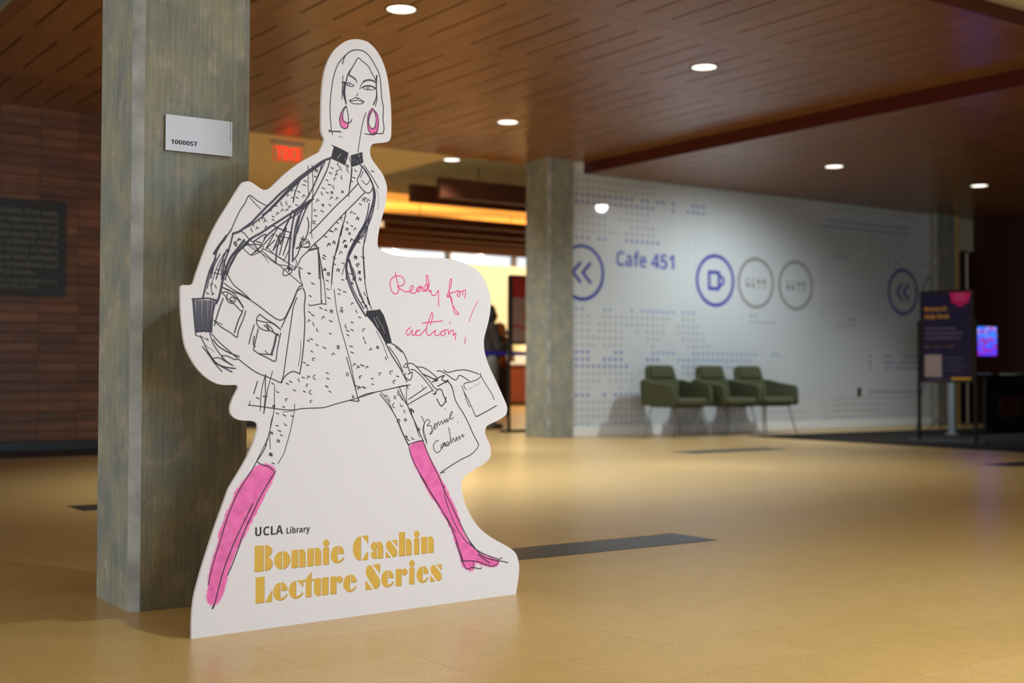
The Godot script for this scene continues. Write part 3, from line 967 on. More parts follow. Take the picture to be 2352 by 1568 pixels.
func make_standee() -> void:
	var s := 2048.0 / 1770.0 # pixels per millimetre
	var off := 45.0
	var cv := Canvas.new(int(1225 * s), 2048, PAPER)
	var to := func(p: Vector2) -> Vector2: return Vector2((p.x + off) * s, (1770.0 - p.y) * s)
	var inks := [INK, PINK_INK, PINK_WASH, PAPER]
	var wash := noise(0.02, 71, 4)
	for f in STANDEE_FILLS:
		var p := PackedVector2Array()
		for q in pv(f.slice(1)): p.append(to.call(q))
		var sm := p.duplicate()
		if f[0] == 2: # watercolour: an uneven rim and mottled body
			sm = PackedVector2Array()
			var closed := p.duplicate()
			closed.append(p[0])
			for q in smooth_line(closed, 8):
				sm.append(q + Vector2(wash.get_noise_2d(q.x * 9, q.y * 9), wash.get_noise_2d(q.y * 9, q.x * 9)) * 5.0)
			cv.line(sm, 7.0)
			cv.ink(PINK_WASH.lerp(PAPER, 0.45), 0.7)
			cv.poly(sm)
			cv.mottle(PINK_WASH, 0.16, wash)
		else:
			cv.poly(sm)
			cv.ink(inks[f[0]], 0.95 if f[0] == 0 else 1.0)
	for r in STANDEE_STROKES:
		var p := PackedVector2Array()
		for q in pv(r.slice(2)): p.append(to.call(q))
		cv.line(smooth_line(p, 5), r[1] * s * (1.18 if r[0] == 0 else 1.0))
		var c: Color = inks[r[0]]
		if r[0] == 0 and r[1] > 3.6: c = Color(0.165, 0.16, 0.23)
		cv.ink(c, 0.86 if r[0] == 0 and r[1] > 3.6 else 0.96)
	# gold title: printed thread pattern with a darker printed rim
	var thread := noise(0.33, 72, 2)
	for pass_ in 2:
		for l in TITLE:
			for g in letter(l[0]):
				var p := PackedVector2Array()
				for q in g:
					var mm := Vector2(lerpf(l[1], l[2], q.x), l[3] + q.y * 74.0)
					if pass_ == 0: mm += Vector2(1.3, -1.5)
					p.append(to.call(mm))
				cv.poly(p)
				if pass_ == 0: cv.ink(Color(0.58, 0.41, 0.16), 0.85)
				else: cv.mottle(Color(0.855, 0.69, 0.28), 0.20, thread)
	cv.text("UCLA", font("Droid Sans", 700), 25.0 * s, to.call(Vector2(192.5, 268.5)), 0.0, 1.0, 90.0 * s)
	cv.ink(Color(0.10, 0.11, 0.15))
	cv.text("Library", font("Droid Sans", 600), 17.5 * s, to.call(Vector2(294, 268.3)), 0.0, 1.0, 78.0 * s)
	cv.ink(Color(0.10, 0.11, 0.15))
	cv.text("Learn more:", font("Droid Sans"), 6.2 * s, to.call(Vector2(959, 684)), 0.40, 1.0, 58.0 * s)
	cv.ink(Color(0.55, 0.53, 0.54))
	var m := flat("standee_print", Color.WHITE, 0.55)
	m.albedo_texture = cv.texture()
	m.texture_repeat = false

	var o := thing("cutout_standee", "life-size white cut-out of a sketched striding woman in pink boots, lettered in gold", "standee", Vector3(1.3124, 0, -3.4209), 0.0714)
	var raw := PackedVector2Array()
	for q in pv(STANDEE_OUTLINE): raw.append(q / 1000.0)
	raw = smooth_line(raw, 3)
	var ids := Geometry2D.triangulate_polygon(raw)
	var st := begin()
	for n in range(0, ids.size(), 3):
		var three := [ids[n], ids[n + 1], ids[n + 2]]
		if (raw[three[1]] - raw[three[0]]).cross(raw[three[2]] - raw[three[0]]) > 0.0: three.reverse()
		for i in three:
			st.set_normal(Vector3.BACK)
			st.set_uv(Vector2((raw[i].x * 1000.0 + off) / 1225.0, (1770.0 - raw[i].y * 1000.0) / 1770.0))
			st.add_vertex(Vector3(raw[i].x, raw[i].y, 0.0))
	part("printed_face", st, m, o)
	st = begin()
	prism(st, raw, -0.009, -0.0004)
	part("foam_board", st, mats["white_edge"], o)
	# folding cardboard strut behind
	st = begin()
	var leg := PackedVector2Array([Vector2(0, 0), Vector2(-0.20, 0), Vector2(-0.012, 0.95), Vector2(0, 0.95)])
	prism(st, leg, -0.002, 0.002, Transform3D(Basis(Vector3(0, 0, 1), Vector3(0, 1, 0), Vector3(-1, 0, 0)), Vector3(0.60, 0, -0.0095)))
	part("easel_strut", st, mats["cardboard"], o)
	st = begin()
	box(st, Vector3(0.55, 0.02, -0.012), Vector3(0.65, 0.95, -0.0092))
	part("easel_hinge", st, mats["cardboard"], o)

# ------------------------------------------------------------------ signs near and far
func make_room_sign() -> void:
	var o := thing("room_sign", "small white room number sign reading 10000ST on the concrete column", "sign", Vector3(1.389, 1.436, -3.894))
	var st := begin()
	box(st, Vector3(0.003, 0.003, 0.0), Vector3(0.217, 0.110, 0.010))
	part("backing", st, flat("sign_back", Color(0.16, 0.18, 0.20), 0.5), o)
	st = begin()
	box(st, Vector3(0, 0, 0.010), Vector3(0.2205, 0.1135, 0.015), 0.001)
	part("face", st, mats["sign_white"], o)
	st = begin()
	box(st, Vector3(0.2125, 0.048, 0.0149), Vector3(0.2145, 0.1135, 0.0153))
	part("groove", st, flat("groove_grey", Color(0.45, 0.50, 0.55), 0.5), o)
	var t := text_mesh("10000ST", font("Droid Sans", 700), 0.0135, 0.0012)
	var box_ := t.get_aabb()
	var l := put("lettering", t, mats["sign_navy"], o, Vector3(0.0165 - box_.position.x * 1.06, 0.0215 - box_.position.y, 0.0156))
	l.scale = Vector3(0.0865 / box_.size.x, 1, 1)
	st = begin()
	var cells := [[0, 1], [1, 1], [0, 0], [2, 1], [2, 0], [3, 1], [3, 0], [4, 1], [5, 1], [5, 0], [6, 1], [6, 0], [7, 1], [8, 0], [8, 1], [9, 1], [10, 0], [11, 1]]
	for c in cells:
		lathe_z(st, Vector3(0.021 + c[0] * 0.0058, 0.0115 + c[1] * 0.0028, 0.015), 0.0008, 0.0006)
	part("braille", st, mats["sign_white"], o)

func lathe_z(st: SurfaceTool, at: Vector3, r: float, h: float) -> void:
	for k in 6:
		var a := Vector3(cos(TAU * k / 6) * r, sin(TAU * k / 6) * r, 0)
		var b := Vector3(cos(TAU * (k + 1) / 6) * r, sin(TAU * (k + 1) / 6) * r, 0)
		tri(st, at + a, at + b, at + Vector3(0, 0, h), ((a + b).normalized() + Vector3.BACK).normalized())

func printed_sheet(cv: Canvas, key: String, w: float, h: float, rough := 0.5) -> Array: # mesh and material of a printed face, lower left at the origin, facing +z
	var st := begin()
	for v in [[0, 1], [1, 1], [1, 0], [0, 1], [1, 0], [0, 0]]:
		st.set_normal(Vector3.BACK)
		st.set_uv(Vector2(v[0], 1 - v[1]))
		st.add_vertex(Vector3(v[0] * w, v[1] * h, 0))
	var m := flat(key, Color.WHITE, rough)
	m.albedo_texture = cv.texture()
	m.texture_repeat = false
	return [st.commit(), m]

func make_plaque() -> void:
	var w := 0.96
	var h := 0.905
	var s := 680.0
	var cv := Canvas.new(int(w * s), int(h * s), Color(0.105, 0.115, 0.125))
	var serif := font("Droid Serif", 400, true)
	var plain := font("Droid Serif", 400, false)
	var lines := ["ROBERT VOSPER. If we mean", "as we do to support creative", "imaginative research and", "inspired scholarship, UCLA", "must have a library rich in", "the whole history of man's", "intellectual and cultural", "life as it is crystallized and", "presented in books."]
	for k in lines.size():
		var y := 0.128 + 0.0715 * k
		cv.text(lines[k], serif, 0.040 * s, Vector2(0.09 * s, y * s), 0.0, 1.0, (0.795 if k < 8 else 0.585) * s)
		cv.ink(Color(0.50, 0.50, 0.46))
	cv.text("UNIVERSITY LIBRARIAN UCLA", plain, 0.030 * s, Vector2(0.09 * s, 0.775 * s), 0.0, 1.0, 0.795 * s)
	cv.ink(Color(0.50, 0.50, 0.46))
	cv.text("from 1961 to 1973", serif, 0.040 * s, Vector2(0.33 * s, 0.838 * s), 0.0, 1.0, 0.37 * s)
	cv.ink(Color(0.50, 0.50, 0.46))
	var o := thing("wall_plaque", "black plaque with a quotation in pale italic letters on the wood plank wall", "plaque", Vector3(2.495, 1.445, -12.356))
	var st := begin()
	box(st, Vector3(0, 0, 0), Vector3(w, h, 0.02), 0.003)
	part("slab", st, flat("plaque_slate", Color(0.105, 0.115, 0.125), 0.45), o)
	var f := printed_sheet(cv, "plaque_print", w - 0.008, h - 0.008)
	put("inscription", f[0], f[1], o, Vector3(0.004, 0.004, 0.0203))

func make_ceiling_lights() -> void:
	# position, label, spot energy
	var lamps := [
		[Vector3(4.35, CEIL, -7.55), "round recessed downlight in the wood ceiling up beyond the cut-out head", 24.0, 50.0],
		[Vector3(7.187, CEIL, -7.55), "round recessed downlight in the wood ceiling well before the mural wall", 15.0, 58.0],
		[Vector3(7.187, CEIL, -10.35), "round recessed downlight in the wood ceiling near its rear edge", 14.0, 68.0],
		[Vector3(8.33, 3.36, -13.2), "round downlight in the dark ceiling before the hanging beams", 5.0, 62.0],
		[Vector3(11.27, SOFFIT, -9.72), "round downlight in the lower wood ceiling over the green chairs", 11.5, 68.0, 0.45],
		[Vector3(13.88, SOFFIT, -9.65), "round downlight in the lower wood ceiling over the help desk", 5.0, 60.0],
		[Vector3(6.9, CEIL, -14.0), "added round downlight in the beige passage ceiling, hidden behind the cut-out", 15.0, 76.0],  # unseen lamp added to brighten the beige passage
		[Vector3(2.8, FRONT_CEIL, -1.6), "round downlight in the cream entrance ceiling nearest the cut-out", 10.0, 66.0],
		[Vector3(4.4, FRONT_CEIL, -1.8), "round downlight in the cream entrance ceiling right of the cut-out", 7.5, 64.0],
		[Vector3(2.5, FRONT_CEIL, 1.6), "round downlight in the cream entrance ceiling nearest the doors", 11.0, 60.0],
	]
	var ring_mesh: ArrayMesh
	var lens_mesh: ArrayMesh
	var st := begin()
	lathe(st, [Vector2(0.098, 0.0), Vector2(0.098, -0.004), Vector2(0.114, -0.004), Vector2(0.118, 0.0)], Vector3.ZERO, 32)
	ring_mesh = st.commit()
	st = begin()
	lathe(st, [Vector2(0.0, -0.0035), Vector2(0.06, -0.0035), Vector2(0.099, -0.003), Vector2(0.099, 0.0)], Vector3.ZERO, 32)
	lens_mesh = st.commit()
	for l in lamps:
		var o := thing("ceiling_light", l[1], "ceiling light", l[0])
		put("trim_ring", ring_mesh, flat("ring_bronze", Color(0.30, 0.22, 0.15), 0.4, 0.3), o)
		put("lens", lens_mesh, glowing("lamp_lens", Color(1.0, 0.975, 0.93), 2.2), o)
		var s := SpotLight3D.new()
		s.name = "lamp"
		o.add_child(s)
		s.position = Vector3(0, -0.012, 0)
		s.rotation = Vector3(-PI / 2 + (l[4] if l.size() > 4 else 0.0), 0, 0) # the wall-washer is tilted towards the mural
		s.spot_angle = l[3]
		s.spot_angle_attenuation = 0.85 if l.size() > 4 else 0.9
		s.spot_range = 40.0
		s.spot_attenuation = 2.0
		s.light_energy = l[2]
		s.light_size = 0.075
		s.light_color = Color(0.94, 0.975, 1.0)
		s.shadow_enabled = true

func make_exit_sign() -> void:
	var o := thing("exit_sign", "red glowing exit sign seen from behind below the beige ceiling", "exit sign", Vector3(5.70, 3.015, -12.62))
	var st := begin()
	box(st, Vector3(-0.02, 0.185, -0.03), Vector3(0.36, 0.22, 0.03), 0.004)
	part("housing", st, flat("housing_grey", Color(0.62, 0.60, 0.54), 0.4), o)
	var g := flat("exit_acrylic", Color(1.0, 0.93, 0.90, 0.06), 0.04)
	g.transparency = BaseMaterial3D.TRANSPARENCY_ALPHA
	st = begin()
	box(st, Vector3(0, 0, -0.004), Vector3(0.34, 0.185, 0.004), 0.001)
	part("clear_panel", st, g, o)
	var red := glowing("exit_red_light", Color(1.0, 0.10, 0.035), 1.15)
	var t := text_mesh("EXIT", font("Droid Sans", 700), 0.13, 0.006)
	var b := t.get_aabb()
	var l := put("letters", t, red, o, Vector3(0.17 + b.get_center().x * (0.27 / b.size.x), 0.092 - b.get_center().y, 0.0), PI)
	l.scale = Vector3(0.27 / b.size.x, 1, 1)
	st = begin()
	for e in [[Vector3(0, 0, -0.005), Vector3(0.34, 0.012, 0.005)], [Vector3(0, 0.012, -0.005), Vector3(0.012, 0.185, 0.005)], [Vector3(0.328, 0.012, -0.005), Vector3(0.34, 0.185, 0.005)]]:
		box(st, e[0], e[1])
	part("glowing_edge", st, glowing("exit_edge_light", Color(1.0, 0.30, 0.18), 0.25), o)
	var lamp := OmniLight3D.new()
	lamp.name = "glow"
	o.add_child(lamp)
	lamp.position = Vector3(0.17, 0.09, 0.05)
	lamp.light_color = Color(1.0, 0.12, 0.05)
	lamp.light_energy = 0.003
	lamp.light_size = 0.06
	lamp.omni_range = 20.0
	lamp.shadow_enabled = true

# ------------------------------------------------------------------ furniture
func side_xf(x: float) -> Transform3D: # polygon (z, y) -> chair side at x, extruded along x
	return Transform3D(Basis(Vector3(0, 0, 1), Vector3(0, 1, 0), Vector3(1, 0, 0)), Vector3(x, 0, 0))

func make_chair(label: String, at: Vector3, turn: float) -> void:
	var o := thing("armchair", label, "chair", at, turn, "green armchairs along the mural wall")
	var fab: Material = mats["olive_fabric"]
	var st := begin()
	box(st, Vector3(-0.262, 0.365, -0.23), Vector3(0.262, 0.455, 0.275), 0.03)
	part("seat", st, fab, o)
	var side := PackedVector2Array([Vector2(-0.27, 0.385), Vector2(0.235, 0.375), Vector2(0.27, 0.39), Vector2(0.285, 0.43), Vector2(0.262, 0.585), Vector2(0.245, 0.612), Vector2(0.215, 0.622), Vector2(-0.05, 0.652), Vector2(-0.25, 0.69), Vector2(-0.29, 0.66), Vector2(-0.295, 0.43)])
	for s in [-1.0, 1.0]:
		st = begin()
		var shear := Transform3D(Basis.IDENTITY.rotated(Vector3.BACK, -0.07 * s), Vector3(0.0, 0, 0))
		prism(st, side, -0.022, 0.022, shear * side_xf(0.255 * s))
		part("armrest", st, fab, o)
	st = begin()
	var back := PackedVector2Array([Vector2(-0.27, 0.0), Vector2(0.27, 0.0), Vector2(0.275, 0.20), Vector2(0.262, 0.27), Vector2(0.225, 0.32), Vector2(0.212, 0.41), Vector2(0.195, 0.445), Vector2(0.165, 0.46), Vector2(-0.165, 0.46), Vector2(-0.195, 0.445), Vector2(-0.212, 0.41), Vector2(-0.225, 0.32), Vector2(-0.262, 0.27), Vector2(-0.275, 0.20)])
	var lean := Transform3D(Basis(Vector3.RIGHT, -0.21), Vector3(0, 0.385, -0.215))
	prism(st, back, -0.028, 0.028, lean)
	var rest := part("backrest", st, fab, o)
	st = begin() # padded head part, proud of the shell, with a crease below it
	box(st, Vector3(-0.18, 0.30, 0.028), Vector3(0.18, 0.445, 0.052), 0.02, lean)
	box(st, Vector3(-0.225, 0.06, 0.028), Vector3(0.225, 0.285, 0.055), 0.022, lean)
	part("back_cushion", st, fab, rest)
	st = begin()
	box(st, Vector3(-0.235, 0.345, -0.21), Vector3(0.235, 0.365, 0.22), 0.004)
	part("under_frame", st, mats["metal_black"], o)
	for sx in [-1.0, 1.0]:
		for sz in [-1.0, 1.0]:
			st = begin()
			tube(st, [Vector3(0.215 * sx, 0.36, 0.195 * sz), Vector3(0.29 * sx, 0.0, 0.262 * sz)], 0.0105, 0.008, 10)
			part("leg", st, mats["metal_chrome"], o)

func make_chairs() -> void:
	make_chair("olive green armchair on thin metal legs, standing alone nearest the concrete column", Vector3(10.2, 0, -11.18), 0.02)
	make_chair("olive green armchair on thin metal legs, the middle one of three", Vector3(10.99, 0, -11.16), 0.0)
	make_chair("olive green armchair on thin metal legs, nearest the wall outlet and the help desk sign", Vector3(11.64, 0, -11.16), -0.02)

func stand_frame(o: Node3D, w: float, y0: float, y1: float, post_top: float, cv: Canvas, key: String) -> void:
	var black: Material = mats["metal_black"]
	var st := begin()
	box(st, Vector3(-0.13, 0.0, -0.09), Vector3(w + 0.13, 0.012, 0.09), 0.003)
	box(st, Vector3(-0.13, 0.012, -0.02), Vector3(w + 0.13, 0.03, 0.02), 0.004)
	part("base", st, black, o)
	for x in [-0.03, w]:
		st = begin()
		box(st, Vector3(x, 0.012, -0.02), Vector3(x + 0.03, post_top, 0.02), 0.004)
		part("post", st, black, o)
	var fr := Node3D.new()
	fr.name = "poster_frame"
	o.add_child(fr)
	for e in [[Vector3(0, y0, -0.012), Vector3(w, y0 + 0.03, 0.012)], [Vector3(0, y1 - 0.03, -0.012), Vector3(w, y1, 0.012)], [Vector3(0, y0 + 0.03, -0.012), Vector3(0.03, y1 - 0.03, 0.012)], [Vector3(w - 0.03, y0 + 0.03, -0.012), Vector3(w, y1 - 0.03, 0.012)]]:
		st = begin()
		box(st, e[0], e[1], 0.003)
		part("frame_rail", st, black, fr)
	st = begin()
	box(st, Vector3(0.03, y0 + 0.03, -0.006), Vector3(w - 0.03, y1 - 0.03, 0.003))
	part("back_panel", st, black, fr)
	var f := printed_sheet(cv, key, w - 0.06, y1 - y0 - 0.06, 0.35)
	put("poster", f[0], f[1], fr, Vector3(0.03, y0 + 0.03, 0.0036))

func make_sign_stand() -> void:
	var s := 720.0
	var w := 0.60
	var pw := w - 0.06
	var ph := 0.94
	var cv := Canvas.new(int(pw * s), int(ph * s), Color(0.105, 0.10, 0.30))
	var to := func(x: float, y: float) -> Vector2: return Vector2(x * pw * s, y * ph * s)
	# pink shield
	cv.poly(PackedVector2Array([to.call(0.56, 0), to.call(1.0, 0), to.call(0.955, 0.11), to.call(0.78, 0.168), to.call(0.605, 0.11)]))
	cv.ink(Color(0.86, 0.09, 0.50))
	var bold := font("Droid Sans", 700)
	var plain := font("Droid Sans")
	for k in 2:
		cv.line(PackedVector2Array([to.call(0.68, 0.028 + 0.045 * k), to.call(0.87, 0.025 + 0.045 * k)]), 0.014 * s)
		cv.ink(Color(0.93, 0.55, 0.76), 0.8)
	cv.text("Research", bold, 0.046 * s, to.call(0.045, 0.205), 0.0, 1.0, 0.245 * s)
	cv.text("Help Desk", bold, 0.046 * s, to.call(0.045, 0.293), 0.0, 1.0, 0.275 * s)
	cv.ink(Color(0.90, 0.66, 0.12))
	cv.text("This area is reserved for", plain, 0.024 * s, to.call(0.045, 0.42), 0.0, 1.0, 0.345 * s)
	cv.text("research help consultations", plain, 0.024 * s, to.call(0.045, 0.475), 0.0, 1.0, 0.415 * s)
	cv.text("during the following hours:", plain, 0.024 * s, to.call(0.045, 0.53), 0.0, 1.0, 0.405 * s)
	cv.ink(Color(0.70, 0.70, 0.78))
	cv.text("Mon - Thur   1 - 4 p.m.", plain, 0.020 * s, to.call(0.045, 0.625), 0.0, 1.0, 0.335 * s)
	cv.ink(Color(0.80, 0.58, 0.14))
	cv.poly(PackedVector2Array([to.call(0.035, 0.71), to.call(0.395, 0.71), to.call(0.395, 0.965), to.call(0.035, 0.965)]))
	cv.ink(Color(0.66, 0.62, 0.62)) # the pale label; its code is left out
	var small := ["Scan the code", "to schedule a", "research help", "consultation"]
	for k in 4: cv.text(small[k], plain, 0.017 * s, to.call(0.46, 0.757 + 0.047 * k), 0.0, 1.0, [0.215, 0.19, 0.24, 0.18][k] * s)
	cv.ink(Color(0.55, 0.56, 0.66))
	cv.poly(PackedVector2Array([to.call(0.60, 0.968), to.call(1.0, 0.968), to.call(1.0, 1.0), to.call(0.58, 1.0)]))
	cv.ink(Color(0.86, 0.64, 0.12))
	var o := thing("sign_stand", "black floor stand holding a navy help desk poster with a pink shield", "sign", Vector3(11.657, 0.006, -8.855), -1.354)
	stand_frame(o, w, 0.645, 1.645, 1.33, cv, "help_poster")

func make_desk() -> void:
	var o := thing("help_desk", "black help desk with a grey tube leg beside the poster stand", "desk", Vector3(13.25, 0.006, -10.02))
	var black: Material = flat("desk_black", Color(0.035, 0.035, 0.04), 0.4)
	var st := begin()
	box(st, Vector3(0, 0.70, 0), Vector3(3.0, 0.735, 0.52), 0.004)
	part("desk_top", st, black, o)
	st = begin()
	lathe(st, [Vector2(0.09, 0.0), Vector2(0.09, 0.012), Vector2(0.05, 0.02), Vector2(0.05, 0.70)], Vector3(0.07, 0, 0.36), 20)
	part("tube_leg", st, mats["metal_grey"], o)
	st = begin()
	box(st, Vector3(0.55, 0.03, 0.46), Vector3(3.0, 0.70, 0.49), 0.003)
	part("modesty_panel", st, black, o)
	st = begin()
	box(st, Vector3(2.4, 0.0, 0.03), Vector3(2.95, 0.70, 0.455), 0.004)
	part("pedestal", st, black, o)
	st = begin()
	box(st, Vector3(0.85, 0.20, 0.49), Vector3(1.3, 0.46, 0.50), 0.002)
	part("wood_inlay", st, mats["wall_oxblood"], o)
	# screen
	var cv := Canvas.new(192, 128, Color(0.20, 0.45, 1.0))
	var nz := noise(0.025, 91, 3)
	var k := 0
	for y in 128:
		for x in 192:
			var a := nz.get_noise_2d(x, y)
			var b := nz.get_noise_2d(x + 500, y * 1.3)
			var c := Color(0.22, 0.50, 1.0).lerp(Color(0.36, 0.22, 0.95), smoothstep(20.0, 128.0, y + a * 60.0))
			c = c.lerp(Color(0.62, 0.13, 0.62), smoothstep(0.10, 0.22, b) * 0.85)
			c = c.lerp(Color(0.72, 0.62, 0.95), smoothstep(0.22, 0.42, a + (x - 110) * 0.003) * smoothstep(70.0, 10.0, y))
			cv.px[k] = int(c.r * 255); cv.px[k + 1] = int(c.g * 255); cv.px[k + 2] = int(c.b * 255)
			k += 3
	var m := thing("computer_monitor", "computer monitor glowing blue and violet on the black help desk", "monitor", Vector3(14.02, 0.741, -9.76), -0.25)
	st = begin()
	box(st, Vector3(-0.12, 0, -0.10), Vector3(0.12, 0.012, 0.08), 0.003)
	part("foot", st, mats["metal_grey"], m)
	st = begin()
	box(st, Vector3(-0.25, 0.012, -0.06), Vector3(-0.215, 0.25, -0.03), 0.004)
	box(st, Vector3(-0.25, 0.012, -0.06), Vector3(0.0, 0.022, -0.03))
	part("neck", st, mats["metal_grey"], m)
	st = begin()
	box(st, Vector3(-0.295, 0.225, -0.045), Vector3(0.295, 0.615, -0.012), 0.006)
	part("casing", st, mats["metal_black"], m)
	var f := printed_sheet(cv, "monitor_screen", 0.57, 0.365)
	var sm: StandardMaterial3D = f[1]
	sm.albedo_color = Color(0.02, 0.02, 0.02)
	sm.albedo_texture = null
	sm.emission_enabled = true
	sm.emission_texture = cv.texture()
	sm.emission_operator = BaseMaterial3D.EMISSION_OP_MULTIPLY
	sm.emission = Color.WHITE
	sm.emission_energy_multiplier = 1.15
	put("screen", f[0], sm, m, Vector3(-0.285, 0.237, -0.0115))
	var al := AreaLight3D.new()
	al.name = "screen_light"
	m.add_child(al)
	al.area_size = Vector2(0.56, 0.36)
	al.area_normalize_energy = true
	al.light_color = Color(0.35, 0.30, 1.0)
	al.light_energy = 0.03
	al.shadow_enabled = true
	al.position = Vector3(0, 0.42, -0.008)
	al.rotation.y = PI
	var pz := thing("paper_stack", "few loose white sheets lying on the black help desk", "papers", Vector3(14.72, 0.741, -9.78), 0.2)
	for i in 3:
		st = begin()
		box(st, Vector3(-0.15 + 0.03 * i, 0.002 * i, -0.11), Vector3(0.15 + 0.02 * i, 0.002 * i + 0.002, 0.11 - 0.02 * i))
		part("sheet", st, flat("paper_white", Color(0.70, 0.70, 0.70), 0.8), pz)
	var cb := thing("power_cable", "thin dark cable hanging from the help desk to the carpet", "cable", Vector3(13.2, 0.0, -10.0))
	st = begin()
	tube(st, [Vector3(0.05, 0.70, 0), Vector3(-0.02, 0.5, 0.0), Vector3(-0.12, 0.2, 0.03), Vector3(-0.2, 0.03, 0.04), Vector3(-0.3, 0.012, 0.1), Vector3(-0.1, 0.05, 0.16), Vector3(0.1, 0.18, 0.12), Vector3(0.25, 0.16, 0.05), Vector3(0.4, 0.03, 0.0)], 0.006, 0.006, 8)
	part("cord", st, mats["metal_black"], cb)

# ------------------------------------------------------------------ the cafe beyond the opening
func make_cafe() -> void:
	var wood: Material = mats["beam_wood"]
	var places := ["frontmost", "second", "third", "fourth", "fifth", "sixth", "seventh", "rearmost"]
	var rows := [[8.39, -13.6, 2.945, 3.19], [8.45, -14.4, 2.98, 3.21], [7.98, -15.6, 2.865, 2.98], [9.25, -16.5, 2.865, 2.99], [7.95, -17.3, 2.865, 2.98], [8.0, -18.1, 2.88, 2.99], [8.1, -18.9, 2.90, 3.01], [7.95, -19.7, 2.94, 3.05]]
	for k in rows.size():
		var x0: float = rows[k][0]
		var hgt: float = rows[k][3] - rows[k][2]
		var o := thing("ceiling_beam", "%s long wooden beam hanging below the cafe ceiling" % places[k], "beam", Vector3(x0, rows[k][2], rows[k][1]), 0.0, "hanging wood beams in the cafe")
		var st := begin()
		box(st, Vector3(0, 0, -0.05), Vector3(23.9 - x0, hgt, 0.05), 0.003)
		part("beam_body", st, wood, o)
		var up: float = (3.36 if k < 3 else 3.60) - rows[k][2]
		for j in 3:
			st = begin()
			tube(st, [Vector3(0.6 + 4.5 * j, hgt, 0), Vector3(0.6 + 4.5 * j, up, 0)], 0.006, 0.006, 6)
			part("hanger_rod", st, mats["metal_black"], o)
	# warm light strips lying on top of beams, aimed at the ceiling
	var strips := [[4, 8.2, 2.6], [5, 12.4, 2.2], [6, 9.8, 2.4], [7, 8.6, 2.2], [7, 12.6, 3.0]]
	for k in strips.size():
		var s: Array = strips[k]
		var z: float = rows[s[0]][1]
		var o := thing("light_strip", "%s warm light strip on top of the %s cafe beam" % [["single", "single", "single", "shorter", "longer"][k], places[s[0]]], "light", Vector3(s[1], rows[s[0]][3] + 0.0205, z), 0.0, "warm strips above the beams")
		var st := begin()
		box(st, Vector3(0, -0.02, -0.03), Vector3(s[2], 0.0, 0.03), 0.003)
		part("channel", st, mats["metal_grey"], o)
		st = begin()
		box(st, Vector3(0.01, 0.0, -0.02), Vector3(s[2] - 0.01, 0.006, 0.02), 0.002)
		part("lamp_diffuser", st, glowing("strip_lamp", Color(1.0, 0.74, 0.38), 2.0), o)
		var al := AreaLight3D.new()
		al.name = "glow"
		o.add_child(al)
		al.area_size = Vector2(s[2], 0.05)
		al.area_normalize_energy = true
		al.light_color = Color(1.0, 0.68, 0.33)
		al.light_energy = 3.2
		al.shadow_enabled = true
		al.position = Vector3(s[2] / 2.0, 0.012, 0)
		al.rotation.x = PI / 2
	# far wall with clerestory windows
	struct_box("wall_cafe_back", Vector3(7.75, 0, -26.2), Vector3(24.2, 3.40, -26.0), mats["plaster_cream"], "cream far wall of the cafe")
	struct_box("wall_cafe_back_top", Vector3(7.75, 3.92, -26.2), Vector3(24.2, 4.4, -26.0), mats["plaster_white"])
	for k in 6:
		var w := structure("window_%d" % (k + 4), "bright clerestory window above the far cafe wall" if k == 3 else "")
		var x := 12.4 + 1.95 * k
		var st := begin()
		box(st, Vector3(x, 3.40, -26.15), Vector3(x + 0.10, 3.92, -26.0))
		part("mullion", st, flat("mullion_brown", Color(0.36, 0.30, 0.24), 0.6), w)
		st = begin()
		box(st, Vector3(x + 0.10, 3.40, -26.09), Vector3(x + 1.95, 3.92, -26.08))
		part("pane", st, mats["window_glass"], w)
	struct_box("wall_cafe_back_stub", Vector3(7.75, 3.40, -26.2), Vector3(12.4, 3.92, -26.0), mats["plaster_white"])
	# added lamps above the counter that brighten the far cafe wall
	for p in [[Vector3(17.2, 3.9, -22.0), 40.0, "over the canisters"], [Vector3(20.0, 3.9, -22.0), 34.0, "nearest its right wall"]]:
		var o := thing("added_pendant", "added warm drum pendant lamp in the cafe, %s" % p[2], "lamp", p[0], 0.0, "added cafe pendants")
		var st := begin()
		lathe(st, [Vector2(0.0, 0.0), Vector2(0.14, 0.0), Vector2(0.15, 0.02), Vector2(0.15, 0.16), Vector2(0.0, 0.17)], Vector3.ZERO, 24)
		part("lamp_shade", st, glowing("added_pendant_glow", Color(1.0, 0.88, 0.66), 1.6), o)
		st = begin()
		tube(st, [Vector3(0, 0.17, 0), Vector3(0, 0.4, 0)], 0.008, 0.008, 6)
		part("cord", st, mats["metal_black"], o)
		var l := OmniLight3D.new()
		l.name = "lamp"
		o.add_child(l)
		l.position = Vector3(0, 0.08, 0)
		l.light_color = Color(1.0, 0.93, 0.80)
		l.light_energy = p[1] * 0.34
		l.light_size = 0.1
		l.omni_range = 40.0
		l.shadow_enabled = true
	# counter
	var c := thing("cafe_counter", "cafe counter with a white upper band and red-brown wood front", "counter", Vector3(13.6, 0, -24.6))
	var st := begin()
	box(st, Vector3(0, 0.08, 0), Vector3(9.0, 0.93, 0.95), 0.004)
	part("wood_front", st, flat("counter_wood", Color(0.40, 0.16, 0.07), 0.45), c)
	st = begin()
	box(st, Vector3(-0.03, 0.93, -0.03), Vector3(9.03, 1.16, 1.0), 0.01)
	part("white_band", st, flat("counter_white", Color(0.82, 0.84, 0.86), 0.4), c)
	st = begin()
	box(st, Vector3(0.05, 0, 0.05), Vector3(8.95, 0.08, 0.88))
	part("plinth", st, mats["baseboard_black"], c)
